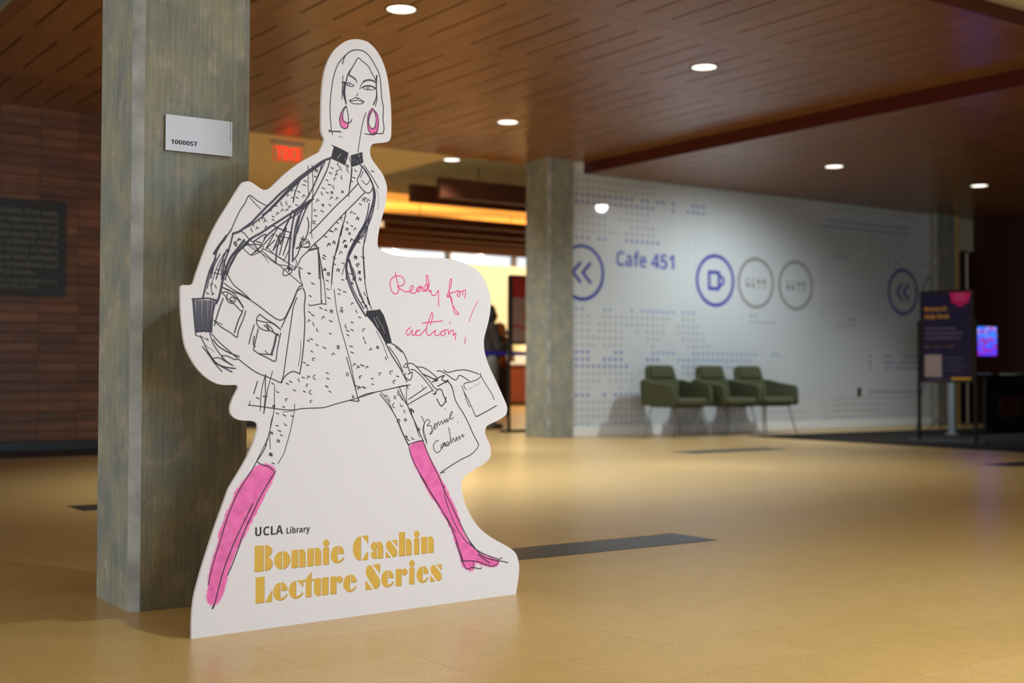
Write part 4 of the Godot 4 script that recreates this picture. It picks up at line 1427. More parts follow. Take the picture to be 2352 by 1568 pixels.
	for k in 2:
		var j := thing("canister", ["squat cream canister on the cafe counter", "wide cream canister on the cafe counter beside the squat one"][k], "canister", Vector3(16.28 + 0.62 * k, 1.16, -24.0))
		st = begin()
		lathe(st, [Vector2(0.0, 0.0), Vector2([0.17, 0.24][k], 0.0), Vector2([0.18, 0.25][k], 0.02), Vector2([0.18, 0.25][k], 0.26), Vector2(0.0, 0.26)], Vector3.ZERO, 24)
		part("jar", st, flat("canister_cream", Color(0.86, 0.82, 0.68), 0.4), j)
		st = begin()
		lathe(st, [Vector2(0.0, 0.262), Vector2([0.185, 0.255][k], 0.262), Vector2([0.185, 0.255][k], 0.30), Vector2(0.03, 0.31), Vector2(0.03, 0.34), Vector2(0.0, 0.34)], Vector3.ZERO, 24)
		part("lid", st, mats["metal_grey"], j)
	# poster stand at the opening
	var cv := Canvas.new(256, 384, Color(0.62, 0.52, 0.50))
	cv.poly(PackedVector2Array([Vector2(0, 0), Vector2(256, 0), Vector2(256, 120), Vector2(0, 120)]))
	cv.ink(Color(0.62, 0.12, 0.13))
	var blot := PackedVector2Array()
	for k in 20: blot.append(Vector2(150, 215) + Vector2(cos(TAU * k / 20) * 70, sin(TAU * k / 20) * 75))
	cv.poly(blot)
	cv.ink(Color(0.62, 0.36, 0.26))
	cv.line(PackedVector2Array([Vector2(10, 285), Vector2(120, 300), Vector2(246, 280)]), 16)
	cv.ink(Color(0.66, 0.16, 0.20))
	var o := thing("poster_stand", "black stand with a red and pink poster at the cafe opening beside the mural column", "sign", Vector3(9.17, 0, -13.14))
	stand_frame(o, 0.60, 1.10, 1.98, 1.97, cv, "cafe_poster")
	# belt barrier
	var bb := thing("belt_barrier", "queue barrier with a blue belt before the cafe", "barrier", Vector3(7.6, 0, -13.55))
	for x in [0.0, 2.9]:
		st = begin()
		lathe(st, [Vector2(0.16, 0.0), Vector2(0.16, 0.012), Vector2(0.03, 0.03), Vector2(0.028, 0.95), Vector2(0.035, 0.96), Vector2(0.035, 1.05), Vector2(0.0, 1.055)], Vector3(x, 0, 0), 20)
		part("post", st, mats["metal_black"], bb)
	st = begin()
	box(st, Vector3(0.03, 0.972, -0.002), Vector3(2.87, 1.022, 0.002))
	part("belt", st, flat("belt_blue", Color(0.08, 0.12, 0.66), 0.6), bb)

# ------------------------------------------------------------------ people: tapered capsules joined by a smooth minimum, meshed as surface nets
func nets(bones: Array, h: float, blend := 0.03) -> ArrayMesh:
	var lo := Vector3.INF
	var hi := -Vector3.INF
	for b in bones:
		var r := maxf(b[2], b[3])
		lo = lo.min((b[0] as Vector3).min(b[1]) - Vector3.ONE * (r + 2.5 * h))
		hi = hi.max((b[0] as Vector3).max(b[1]) + Vector3.ONE * (r + 2.5 * h))
	var nx := int((hi.x - lo.x) / h) + 2
	var ny := int((hi.y - lo.y) / h) + 2
	var nz := int((hi.z - lo.z) / h) + 2
	var f := PackedFloat32Array()
	f.resize(nx * ny * nz)
	f.fill(1.0)
	for b in bones:
		var a: Vector3 = b[0]
		var c: Vector3 = b[1]
		var ra: float = b[2]
		var rb: float = b[3]
		var sq: Vector3 = b[4] if b.size() > 4 else Vector3.ONE # squash of the cross section
		var d := c - a
		var l2 := maxf(d.length_squared(), 1e-8)
		var reach := maxf(ra, rb) * maxf(sq.x, maxf(sq.y, sq.z)) + blend + 2.0 * h
		var p0 := ((a.min(c) - Vector3.ONE * reach - lo) / h).floor()
		var p1 := ((a.max(c) + Vector3.ONE * reach - lo) / h).ceil()
		for z in range(maxi(0, int(p0.z)), mini(nz, int(p1.z) + 1)):
			for y in range(maxi(0, int(p0.y)), mini(ny, int(p1.y) + 1)):
				for x in range(maxi(0, int(p0.x)), mini(nx, int(p1.x) + 1)):
					var q := lo + Vector3(x, y, z) * h - a
					var t := clampf(q.dot(d) / l2, 0.0, 1.0)
					var v := ((q - d * t) / sq).length() - lerpf(ra, rb, t)
					var k := (z * ny + y) * nx + x
					var o := f[k]
					var m := maxf(blend - absf(o - v), 0.0) / blend
					f[k] = minf(o, v) - m * m * blend * 0.25
	var at := {}
	var verts := PackedVector3Array()
	var norms := PackedVector3Array()
	var step := [1, nx, nx * ny]
	for z in nz - 1:
		for y in ny - 1:
			for x in nx - 1:
				var k := (z * ny + y) * nx + x
				var inside := 0
				var s := PackedFloat32Array()
				for j in 8:
					var v := f[k + (j & 1) + ((j >> 1) & 1) * nx + (j >> 2) * nx * ny]
					s.append(v)
					if v < 0.0: inside += 1
				if inside == 0 or inside == 8: continue
				var sum := Vector3.ZERO
				var n := 0
				for e in [[0, 1], [2, 3], [4, 5], [6, 7], [0, 2], [1, 3], [4, 6], [5, 7], [0, 4], [1, 5], [2, 6], [3, 7]]:
					var va := s[e[0]]
					var vb := s[e[1]]
					if (va < 0.0) == (vb < 0.0): continue
					var t := va / (va - vb)
					var pa := Vector3(e[0] & 1, (e[0] >> 1) & 1, e[0] >> 2)
					var pb := Vector3(e[1] & 1, (e[1] >> 1) & 1, e[1] >> 2)
					sum += pa.lerp(pb, t)
					n += 1
				at[k] = verts.size()
				verts.append(lo + (Vector3(x, y, z) + sum / n) * h)
				norms.append(Vector3(s[1] + s[3] + s[5] + s[7] - s[0] - s[2] - s[4] - s[6], s[2] + s[3] + s[6] + s[7] - s[0] - s[1] - s[4] - s[5], s[4] + s[5] + s[6] + s[7] - s[0] - s[1] - s[2] - s[3]).normalized())
	var idx := PackedInt32Array()
	for k in at:
		for ax in 3:
			var va := f[k]
			var vb := f[k + step[ax]]
			if (va < 0.0) == (vb < 0.0): continue
			var p: int = step[(ax + 1) % 3]
			var q: int = step[(ax + 2) % 3]
			if not (at.has(k - p) and at.has(k - q) and at.has(k - p - q)): continue
			var a: int = at[k]
			var b: int = at[k - p]
			var c: int = at[k - p - q]
			var d: int = at[k - q]
			if va < 0.0: idx.append_array(PackedInt32Array([a, b, c, a, c, d]) if false else PackedInt32Array([a, c, b, a, d, c]))
			else: idx.append_array(PackedInt32Array([a, b, c, a, c, d]))
	var arr := []
	arr.resize(Mesh.ARRAY_MAX)
	arr[Mesh.ARRAY_VERTEX] = verts
	arr[Mesh.ARRAY_NORMAL] = norms
	arr[Mesh.ARRAY_INDEX] = idx
	var m := ArrayMesh.new()
	m.add_surface_from_arrays(Mesh.PRIMITIVE_TRIANGLES, arr)
	return m

func hand_bones(wrist: Vector3, dir: Vector3, palm: Vector3, side: float) -> Array:
	# dir: towards the fingertips, palm: the way the palm faces, side: +1 thumb along dir x palm
	var across := dir.cross(palm).normalized() * side
	var out := [[wrist, wrist + dir * 0.085, 0.024, 0.027, Vector3.ONE]]
	for k in 4:
		var root := wrist + dir * 0.085 + across * (0.028 - 0.0185 * k)
		var l: float = [0.072, 0.080, 0.074, 0.058][k]
		var mid := root + (dir * 0.9 + palm * 0.42).normalized() * l * 0.5
		var tip := mid + (dir * 0.45 + palm * 0.9).normalized() * l * 0.5
		out.append([root - dir * 0.045, root, 0.011, 0.0095])
		out.append([root, mid, 0.0092, 0.0085])
		out.append([mid, tip, 0.0085, 0.007])
	var tb := wrist + dir * 0.03 + across * 0.026
	var tm := tb + (dir * 0.7 + across * 0.7 + palm * 0.3).normalized() * 0.04
	out.append([tb, tm, 0.012, 0.010])
	out.append([tm, tm + (dir * 0.9 + palm * 0.5).normalized() * 0.032, 0.010, 0.008])
	return out

func make_person(label: String, at: Vector3, turn: float, tall: float, elbows: Array, wrists: Array, skin: Color, hair: Color, top: Color, legs: Color, key: String) -> void:
	var o := thing("person", label, "person", at, turn)
	var s := tall / 1.65
	var v := func(x: float, y: float, z: float) -> Vector3: return Vector3(x, y, z) * s
	var head: Vector3 = v.call(0, 1.525, 0.02)
	var body := [
		[v.call(0, 1.545, 0.005), v.call(0, 1.50, 0.02), 0.088 * s, 0.078 * s], [v.call(0, 1.47, 0.045), v.call(0, 1.45, 0.055), 0.05 * s, 0.042 * s],
		[v.call(0, 1.46, 0.0), v.call(0, 1.36, -0.01), 0.05 * s, 0.055 * s],
		[v.call(0, 1.53, 0.095), v.call(0, 1.505, 0.108), 0.010 * s, 0.014 * s], [v.call(-0.018, 1.468, 0.088), v.call(0.018, 1.468, 0.088), 0.010 * s, 0.010 * s],
		[v.call(-0.085, 1.53, 0.0), v.call(-0.085, 1.49, 0.0), 0.012 * s, 0.009 * s], [v.call(0.085, 1.53, 0.0), v.call(0.085, 1.49, 0.0), 0.012 * s, 0.009 * s],
		[v.call(-0.13, 1.335, 0), v.call(0.13, 1.335, 0), 0.055 * s, 0.055 * s], [v.call(0, 1.30, 0.0), v.call(0, 1.08, 0.01), 0.105 * s, 0.092 * s], [v.call(0, 1.05, 0), v.call(0, 0.90, 0), 0.10 * s, 0.115 * s]]
	for k in 2:
		var sd := -1.0 if k == 0 else 1.0
		body.append([v.call(0.165 * sd, 1.33, 0), elbows[k] * s, 0.045 * s, 0.036 * s])
		body.append([elbows[k] * s, wrists[k] * s, 0.036 * s, 0.024 * s])
		body.append([v.call(0.085 * sd, 0.88, 0), v.call(0.09 * sd, 0.47, 0.015), 0.078 * s, 0.052 * s])
		body.append([v.call(0.09 * sd, 0.47, 0.015), v.call(0.095 * sd, 0.08, -0.02), 0.050 * s, 0.034 * s])
		body.append([v.call(0.095 * sd, 0.045, -0.03), v.call(0.105 * sd, 0.03, 0.13), 0.038 * s, 0.03 * s])
	put("body", nets(body, 0.016, 0.035), flat(key + "_skin", skin, 0.55), o)
	for k in 2:
		var d: Vector3 = ((wrists[k] - elbows[k]) as Vector3).normalized()
		var palm := d.cross(Vector3(1.0 if k == 0 else -1.0, 0.2, 0.3)).normalized()
		var hb := hand_bones(wrists[k] * s, d, palm, 1.0)
		put("hand", nets(hb, 0.005, 0.012), flat(key + "_skin", skin, 0.55), o)
		for e in [-1.0, 1.0]:
			if k == 0:
				var st := begin()
				lathe(st, [Vector2(0.0, -0.011), Vector2(0.008, -0.008), Vector2(0.011, 0.0), Vector2(0.008, 0.008), Vector2(0.0, 0.011)], v.call(0.034 * e, 1.527, 0.084), 12)
				part("eye", st, flat("eye_dark", Color(0.08, 0.06, 0.05), 0.2), o)
	var top_b := [[v.call(-0.13, 1.33, 0), v.call(0.13, 1.33, 0), 0.068 * s, 0.068 * s], [v.call(0, 1.29, 0.0), v.call(0, 1.06, 0.01), 0.125 * s, 0.115 * s], [v.call(0, 1.06, 0.0), v.call(0, 0.93, 0.0), 0.12 * s, 0.145 * s]]
	var leg_b := [[v.call(0, 0.98, 0), v.call(0, 0.89, 0), 0.118 * s, 0.135 * s]]
	for k in 2:
		var sd := -1.0 if k == 0 else 1.0
		top_b.append([v.call(0.165 * sd, 1.33, 0), elbows[k] * s, 0.062 * s, 0.052 * s])
		top_b.append([elbows[k] * s, elbows[k].lerp(wrists[k], 0.82) * s, 0.052 * s, 0.038 * s])
		leg_b.append([v.call(0.085 * sd, 0.88, 0), v.call(0.09 * sd, 0.47, 0.015), 0.10 * s, 0.078 * s])
		leg_b.append([v.call(0.09 * sd, 0.47, 0.015), v.call(0.095 * sd, 0.06, -0.015), 0.076 * s, 0.068 * s])
		var st := begin()
		box(st, v.call(0.095 * sd - 0.045, 0.0, -0.085), v.call(0.095 * sd + 0.045, 0.07, 0.165), 0.03)
		part("shoe", st, flat("shoe_dark", Color(0.08, 0.08, 0.09), 0.5), o)
	put("sweater", nets(top_b, 0.02, 0.04), flat(key + "_top", top, 0.9), o)
	put("trousers", nets(leg_b, 0.02, 0.03), flat(key + "_legs", legs, 0.9), o)
	var hb := [[v.call(0, 1.56, -0.025), v.call(0, 1.53, -0.045), 0.098 * s, 0.095 * s], [v.call(0, 1.50, -0.07), v.call(0, 1.22, -0.105), 0.085 * s, 0.075 * s]]
	for sd in [-1.0, 1.0]:
		hb.append([v.call(0.055 * sd, 1.595, 0.025), v.call(0.088 * sd, 1.50, 0.0), 0.035 * s, 0.038 * s])
		hb.append([v.call(0.088 * sd, 1.50, -0.005), v.call(0.10 * sd, 1.27, -0.03), 0.038 * s, 0.034 * s])
	put("hair", nets(hb, 0.014, 0.03), flat(key + "_hair", hair, 0.5), o)

func make_people() -> void:
	make_person("person with long dark hair, brown sweater and grey trousers behind the blue belt", Vector3(9.50, 0, -14.10), PI / 2 - 0.25, 1.66,
		[Vector3(-0.24, 1.06, 0.05), Vector3(0.24, 1.06, 0.08)], [Vector3(-0.10, 1.13, 0.27), Vector3(0.06, 1.25, 0.25)],
		Color(0.55, 0.36, 0.26), Color(0.05, 0.045, 0.045), Color(0.19, 0.155, 0.13), Color(0.40, 0.41, 0.39), "first")
	make_person("person with dark hair and an ochre top further back in the cafe", Vector3(12.55, 0, -18.3), -0.2, 1.62,
		[Vector3(-0.22, 1.05, 0.02), Vector3(0.22, 1.05, 0.02)], [Vector3(-0.14, 1.0, 0.24), Vector3(0.14, 1.02, 0.24)],
		Color(0.58, 0.38, 0.26), Color(0.07, 0.05, 0.04), Color(0.42, 0.24, 0.10), Color(0.14, 0.14, 0.16), "second")

# ------------------------------------------------------------------ drawing data of the cut-out: millimetres on the board, from its lower left corner
# strokes: ink (0 black, 1 pink, 3 paper), pen width, then points; fills: ink (0 black, 2 pink wash, 3 paper), then points
const STANDEE_OUTLINE := [0,0,0,54,3,92,9,128,29,196,59,283,86,353,104,399,111,414,140,457,163,493,173,512,186,540,195,568,198,582,196,592,188,598,174,601,145,603,127,609,115,620,111,632,112,646,121,669,133,691,135,699,129,704,111,704,92,704,70,708,40,723,9,751,-15,787,-29,820,-36,865,-41,914,-42,973,-40,978,-35,982,-8,985,2,1011,21,1063,43,1119,68,1168,95,1211,120,1251,138,1279,146,1286,159,1290,173,1288,196,1276,207,1271,219,1271,233,1278,250,1294,274,1317,303,1342,338,1367,368,1385,394,1400,398,1405,413,1439,406,1455,402,1472,402,1503,403,1564,407,1614,415,1654,428,1687,448,1718,474,1742,497,1756,523,1763,549,1764,573,1758,600,1737,620,1709,634,1676,643,1637,650,1590,653,1547,653,1483,647,1467,636,1459,598,1451,583,1445,576,1433,577,1410,589,1392,620,1360,632,1339,639,1315,636,1278,630,1250,617,1210,608,1171,605,1146,607,1131,615,1122,642,1112,687,1107,747,1106,858,1110,918,1104,969,1090,1005,1070,1031,1039,1047,1002,1051,960,1042,911,1028,869,1023,840,1028,804,1046,762,1074,715,1110,653,1122,628,1122,612,1115,599,1086,584,1051,572,1035,563,1029,548,1035,529,1049,504,1054,479,1049,460,1027,443,988,426,950,406,934,388,933,370,935,355,950,311,978,266,1011,229,1061,195,1118,166,1152,145,1168,124,1176,92,1174,56,1167,21,1163,0]

const STANDEE_STROKES := [
	[0,2.4,441,1459,436,1479,432,1523,433,1568,440,1619,449,1654,462,1681,484,1707],
	[0,2.6,474,1679,479,1695,487,1709,504,1723,523,1730,546,1731,563,1724,576,1713,590,1695,604,1675,611,1653,615,1619,617,1594,623,1566,622,1531,626,1503,624,1490,617,1483,588,1482],
	[0,3.0,428,1471,437,1468,450,1470,470,1471],
	[0,2.5,429,1465,433,1470],
	[0,1.1,462,1455,476,1456],
	[0,2.5,499,1653,504,1665,517,1686,530,1706,543,1700,567,1686,577,1671,587,1658,594,1647],
	[0,2.0,476,1643,475,1621,474,1599,473,1571],
	[0,3.7,504,1666,494,1650,489,1632,485,1614,483,1592,488,1559],
	[0,3.5,481,1625,480,1600,482,1580,488,1562],
	[0,2.7,475,1613,477,1588,485,1567],
	[0,4.5,498,1648,509,1645,519,1639],
	[0,2.5,519,1641,524,1636,526,1630],
	[0,2.1,473,1622,488,1624,501,1624,516,1619,508,1615,494,1616,485,1619,476,1622],
	[0,2.0,493,1621,491,1617,496,1616],
	[0,2.0,499,1622,501,1615],
	[0,3.0,473,1622,488,1623],
	[0,2.1,537,1611,541,1623,547,1633,554,1639],
	[0,4.5,550,1636,559,1641,570,1644,584,1644,594,1641],
	[0,3.5,546,1617,557,1623,570,1626,584,1625,594,1621],
	[0,1.7,546,1616,557,1613,570,1613,584,1616,592,1620],
	[0,2.0,564,1622,562,1616,567,1615],
	[0,2.2,570,1623,572,1616],
	[0,3.2,599,1662,597,1642,597,1619,598,1602,594,1585,586,1570],
	[0,2.2,596,1659,596,1630,599,1602,599,1585,593,1566],
	[0,3.2,598,1661,597,1642,596,1625],
	[0,2.0,530,1596,525,1588],
	[0,2.0,500,1571,514,1578,522,1583,528,1580,534,1582,542,1578,552,1574,541,1574,531,1576,519,1573,508,1570,500,1571],
	[0,2.1,501,1569,511,1563,528,1564,544,1567,552,1573],
	[0,1.9,524,1584,528,1580,531,1584],
	[0,2.4,488,1552,479,1543,471,1528,466,1511,468,1494,474,1485,486,1483,494,1489,497,1504,496,1523,492,1540,489,1552],
	[0,2.4,487,1550,480,1538,476,1524,477,1510,486,1502,495,1501,505,1506,509,1514],
	[0,2.4,586,1558,576,1551,568,1533,566,1512,568,1493,576,1480,588,1478,600,1487,605,1509,604,1529,598,1545,586,1553],
	[0,2.4,583,1550,574,1534,569,1513,575,1498,585,1495,593,1502,597,1522,594,1539,588,1551],
	[0,2.4,556,1476,571,1475,588,1477,602,1483],
	[0,2.1,560,1541,553,1525,546,1499,538,1458,531,1416],
	[0,2.5,439,1426,450,1423],
	[0,5.7,439,1389,408,1375,378,1354,354,1337,324,1314,294,1288,265,1264,242,1241,222,1222,196,1196,174,1173,152,1156,132,1142,115,1136],
	[0,4.5,414,1374,360,1339,312,1297,271,1257,236,1217,208,1197],
	[0,2.7,399,1362,342,1319,294,1280,254,1240,219,1205],
	[0,3.7,330,1307,289,1269,236,1217,185,1174,146,1151],
	[0,4.0,405,1368,399,1346,384,1312,369,1282,348,1250,330,1230],
	[0,3.0,433,1383,424,1354,406,1317,384,1278,363,1244],
	[0,2.5,414,1370,390,1326],
	[0,2.0,357,1356,358,1328,358,1302,360,1262],
	[0,2.0,371,1360,373,1330,375,1287,372,1250,372,1210,370,1170,373,1141],
	[0,3.2,327,1304,315,1274,308,1242],
	[0,2.4,501,1397,508,1371,507,1338,502,1305,499,1276],
	[0,2.1,511,1363,508,1330,502,1299],
	[0,4.5,540,1378,559,1362,576,1339,589,1313,595,1291,592,1264,583,1227,570,1196,557,1173,541,1153,522,1130,510,1110,500,1090,494,1065,493,1025],
	[0,6.2,589,1307,589,1274,573,1223,560,1195,541,1166,516,1126,500,1101],
	[0,3.7,573,1262,566,1226,554,1194,535,1166],
	[0,6.2,560,1200,538,1166,519,1138,507,1112],
	[0,2.5,553,1378,579,1350,598,1325,607,1312],
	[0,0.9,598,1308,608,1284,605,1245],
	[0,2.7,531,1318,496,1282,458,1247,416,1205,391,1180,364,1154],
	[0,2.7,556,1293,525,1263,490,1230,446,1186,413,1152,380,1123,358,1100],
	[0,2.7,546,1372,540,1352,530,1332,534,1319,550,1301,569,1293,582,1304,585,1324,572,1344,556,1362],
	[0,2.0,551,1359,540,1338],
	[0,2.0,546,1331,563,1319,576,1336],
	[0,2.1,586,1268,573,1212,564,1182,557,1156,553,1115,555,1088,558,1052,560,1028],
	[0,2.0,546,1148,549,1156,557,1162],
	[0,2.0,545,1096,558,1092],
	[0,2.2,500,1087,510,1066,523,1045,526,1027],
	[0,2.0,504,1066,517,1029],
	[0,3.0,490,1230,485,1206,478,1186,469,1156,463,1123,450,1087,444,1054,442,1023],
	[0,4.0,479,1189,472,1156],
	[0,5.2,362,1104,377,1108,395,1113],
	[0,2.4,393,1110,400,1084,406,1050,411,1021],
	[0,3.0,393,1110,396,1071,398,1021],
	[0,2.5,110,1148,132,1196,151,1225,166,1250,190,1237,222,1224],
	[0,2.0,166,1247,176,1235,201,1214],
	[0,3.7,110,1148,91,1121,69,1095,56,1076],
	[0,5.5,375,1258,339,1236,307,1213,280,1195,243,1171,205,1145,174,1127,149,1105],
	[0,4.2,363,1244,325,1211,292,1190,260,1167,237,1150,214,1130],
	[0,5.0,369,1252,340,1231,313,1210],
	[0,4.2,307,1218,295,1191,281,1163,266,1136,255,1096,252,1060],
	[0,5.0,313,1208,304,1165,299,1125,296,1086,295,1039],
	[0,5.0,328,1204,316,1166,309,1113,308,1068],
	[0,4.0,342,1231,328,1193,319,1150,311,1108],
	[0,4.2,360,1244,343,1208,331,1178,322,1153],
	[0,3.0,356,1201,361,1180,355,1148,337,1120,323,1087,308,1071],
	[0,2.7,243,1145,214,1112],
	[0,2.7,257,1162,220,1099],
	[0,3.0,266,1147,243,1096],
	[0,3.0,281,1148,264,1084],
	[0,2.7,293,1133,276,1084],
	[0,3.0,301,1152,281,1098],
	[0,2.5,220,1099,249,1127],
	[0,2.5,243,1096,266,1126],
	[0,3.2,295,1191,272,1147],
	[0,3.5,286,1164,266,1115],
	[0,2.1,252,1140,281,1137,304,1134],
	[0,3.0,243,1168,266,1160,301,1152],
	[0,2.1,253,1142,266,1118],
	[0,2.1,226,1102,243,1088,267,1074,282,1068],
	[0,2.1,278,1065,296,1102],
	[0,4.5,115,1136,107,1105,97,1074,88,1048,81,1005],
	[0,5.0,174,1127,146,1102,127,1086,110,1067,94,1036,84,1005],
	[0,4.2,91,1119,69,1090,58,1056,45,1020],
	[0,3.2,127,1078,111,1049,94,1018],
	[0,2.7,75,1075,58,1041,48,1005],
	[0,3.2,96,1089,78,1047,64,1004],
	[0,3.7,135,1091,110,1054,100,1023],
	[0,2.2,146,1097,160,1085,175,1078,206,1093,209,1112,194,1118,180,1117,197,1090],
	[0,3.0,180,1117,208,1137,220,1139,211,1119],
	[0,2.5,138,1145,152,1138,163,1126,186,1110],
	[0,2.5,149,1105,192,1110,203,1106,172,1078],
	[0,2.5,191,1118,209,1112,186,1087],
	[0,2.0,146,1118,174,1099,209,1083,255,1057,282,1054,308,1047],
	[0,2.0,209,1099,252,1083,296,1060,314,1050],
	[0,1.2,152,1115,197,1093,229,1058],
	[0,2.1,334,1138,364,1122,358,1111,331,1117,343,1136,361,1132,364,1116,340,1112,320,1106,328,1112,364,1130],
	[0,2.5,343,1144,331,1117],
	[0,2.5,358,1100,335,1078,323,1053,305,1042,290,1049],
	[0,2.5,279,1043,276,1027,288,1025,305,1036,299,1047,282,1043],
	[0,2.1,317,1074,321,1064,314,1042],
	[0,2.0,329,1051,332,1038,334,1020],
	[0,2.7,94,1130,67,1094,55,1073],
	[0,3.0,73,1094,58,1073],
	[0,5.0,62,1062,46,1030,37,1002,30,973,24,948],
	[0,2.5,70,1066,55,1036,43,1005,37,976],
	[0,2.0,88,1078,70,1046,58,1014,49,982,53,960],
	[0,6.2,150,1119,126,1089,107,1065,95,1036,86,1010,80,981,73,952,65,935],
	[0,3.0,163,1112,132,1084,113,1057,101,1033,92,1004],
	[0,2.0,86,1058,80,1035,83,1010,95,1002],
	[0,2.5,89,1061,92,1036,103,1011,120,988,146,970,171,950],
	[0,4.2,-8,944,16,946,38,948,59,945,64,942],
	[0,4.5,-2,940,7,853],
	[0,4.5,5,940,11,856],
	[0,4.5,11,940,16,858],
	[0,4.5,17,940,21,854],
	[0,4.5,24,941,26,856],
	[0,4.5,30,941,31,858],
	[0,4.5,36,941,36,854],
	[0,4.5,43,941,41,856],
	[0,4.5,49,942,46,859],
	[0,4.5,56,942,51,854],
	[0,3.0,-6,942,-1,885,4,843],
	[0,3.7,64,944,56,912,45,853],
	[0,3.0,4,852,26,855,51,854],
	[0,2.0,4,843,18,839],
	[0,2.7,17,842,30,819,42,796,54,780],
	[0,2.5,45,853,56,822,73,797,94,774],
	[0,1.5,20,841,42,829,36,836],
	[0,2.7,24,812,42,791,61,766,84,742],
	[0,3.7,42,796,61,771,82,757,115,741],
	[0,3.2,54,777,70,763,98,754,126,751],
	[0,2.5,54,778,73,781,98,769,118,759,94,774,82,786,100,786,122,777,133,778],
	[0,1.1,33,816,60,798],
	[0,2.6,51,849,75,825,103,803,135,778,163,758,192,740,221,729,247,720,273,710,278,720,293,735,313,743,334,736],
	[0,3.0,57,832,72,814,103,797,138,785],
	[0,2.7,83,981,108,971,136,964,171,948,200,931,229,912,252,898,268,893,282,899,291,914,308,947,321,977,331,994,342,996],
	[0,2.5,89,993,114,977,149,961,171,950],
	[0,3.0,344,990,351,969,348,934,350,886,347,827,341,774,334,735],
	[0,2.5,339,990,324,980,314,956,298,923,272,871],
	[0,2.6,323,961,311,932,305,894,298,850,289,791,280,732,273,712],
	[0,1.4,337,834,336,797,329,759],
	[0,2.0,330,1052,330,1028,342,999],
	[0,2.1,205,1094,231,1075,260,1056,287,1037,314,1018,341,999],
	[0,2.7,82,966,96,968,114,960,133,946,149,925],
	[0,2.5,82,966,102,948,124,932,143,915,149,920],
	[0,2.5,83,981,108,972,127,957,149,928],
	[0,2.5,99,962,96,950,104,939,118,937,124,949,111,954,108,945,118,944],
	[0,3.2,86,949,72,913,60,873],
	[0,2.7,60,885,81,868,109,853,130,840,134,858,149,892,157,916],
	[0,3.2,146,912,134,889,122,853],
	[0,1.7,58,887,84,875],
	[0,2.5,202,908,194,899,191,889,197,873,217,862,239,860,266,846],
	[0,2.7,202,908,223,894,249,881,270,865],
	[0,2.5,192,891,216,886,242,883,269,866],
	[0,2.7,216,877,233,863,223,880,239,869,249,854,262,852],
	[0,2.7,184,877,175,850,168,822],
	[0,2.7,197,866,190,836,182,805],
	[0,3.7,185,844,182,824,187,814],
	[0,2.7,182,805,201,793,224,784,253,773,259,805,270,855],
	[0,5.7,256,849,249,819,240,792],
	[0,2.7,201,794,217,793,245,792],
	[0,2.0,219,803,230,793],
	[0,2.2,394,1109,407,1053,416,1002,422,945],
	[0,2.7,394,1109,402,1031,406,948],
	[0,2.4,365,939,385,942,406,946,423,945],
	[0,2.0,363,944,365,939],
	[0,2.0,409,955,406,946],
	[0,3.2,480,1184,468,1150,457,1111,448,1076,443,1037,441,1008],
	[0,1.2,441,1008,439,989],
	[0,2.1,450,991,454,961,460,926,473,879,489,831,508,774,519,729,531,681],
	[0,5.0,562,1190,539,1162,520,1138,505,1114,496,1091,491,1062,495,1033,506,1002,525,967,544,939,563,914],
	[0,6.2,539,1159,516,1128,502,1101],
	[0,2.5,498,1085,513,1050,525,1019,540,981,559,949,571,933],
	[0,3.0,494,1056,510,1008,529,974,556,936],
	[0,2.0,504,1085,517,1047,532,1006,552,965,567,936],
	[0,2.5,569,1190,560,1150,552,1124,552,1098,555,1059,559,1020,567,982,577,953,584,935],
	[0,3.0,567,972,575,950],
	[0,2.0,491,1072,483,1055,478,1036],
	[0,2.2,613,937,617,924],
	[0,2.5,621,923,637,889,649,857],
	[0,3.7,637,830,657,798,677,772,697,745,717,712],
	[0,2.7,659,831,681,821,701,805,715,782,721,759,729,739],
	[0,2.5,673,821,697,805],
	[0,2.5,649,821,681,782,701,745],
	[0,1.9,713,770,703,759,717,757,713,770],
	[0,2.5,713,739,709,729,725,717,733,722,737,742,721,735],
	[0,1.6,602,869,622,837,646,784],
	[0,2.5,721,770,737,769,753,759,778,736,803,715,823,692],
	[0,2.5,731,750,745,749,770,732,794,709,819,682],
	[0,2.5,753,759,778,757,802,746,832,726],
	[0,3.0,778,736,807,726,832,714],
	[0,3.0,815,712,836,717,823,722],
	[0,3.0,832,722,861,732,852,719,873,712],
	[0,3.0,836,697,873,714],
	[0,2.7,873,717,890,698,899,678],
	[0,2.5,867,708,878,717],
	[0,2.5,833,746,848,746,877,732,907,717,922,732,941,726,963,714],
	[0,2.5,860,749,877,742,911,748,945,750,980,743,1002,736],
	[0,2.1,600,680,650,689,697,697,729,702],
	[1,3.1,671,1054,674,1039,680,1020,684,1006,682,993,672,986,658,995,652,1012,654,1028,666,1040,683,1044,699,1039,706,1024,698,1014,680,1010,690,1003,704,997,716,995,732,1000,740,1010,736,1016,727,1006,730,994,744,992,756,1003,770,1014],
	[1,3.1,770,1015,756,1010,752,1000,762,998,773,1013,775,1000,787,1004,799,1022,786,1019,780,1007,789,1000,800,1017,797,1042,792,1052,789,1038,795,1015,802,998,807,1005,811,990,826,989,837,1005,838,980,839,954],
	[1,3.1,870,988,878,1002,889,1029,887,1045,881,1029,882,995,891,968,906,944,919,932,906,931,898,944,891,975,885,988,873,985,887,998,906,1003],
	[1,3.1,906,1003,916,1007,925,1000,919,988,912,994,921,1004,934,1004,935,994],
	[1,3.1,934,1007,946,1009,943,985],
	[1,2.5,997,977,979,947,968,926,962,908],
	[1,3.1,730,883,716,873,714,862,724,860,736,875,737,859,747,862,757,874,766,874,755,874,748,863,761,858,777,868,791,883],
	[1,3.1,812,933,802,911,791,883,794,863,803,860,818,871,827,876,823,865,833,859,847,868,856,876],
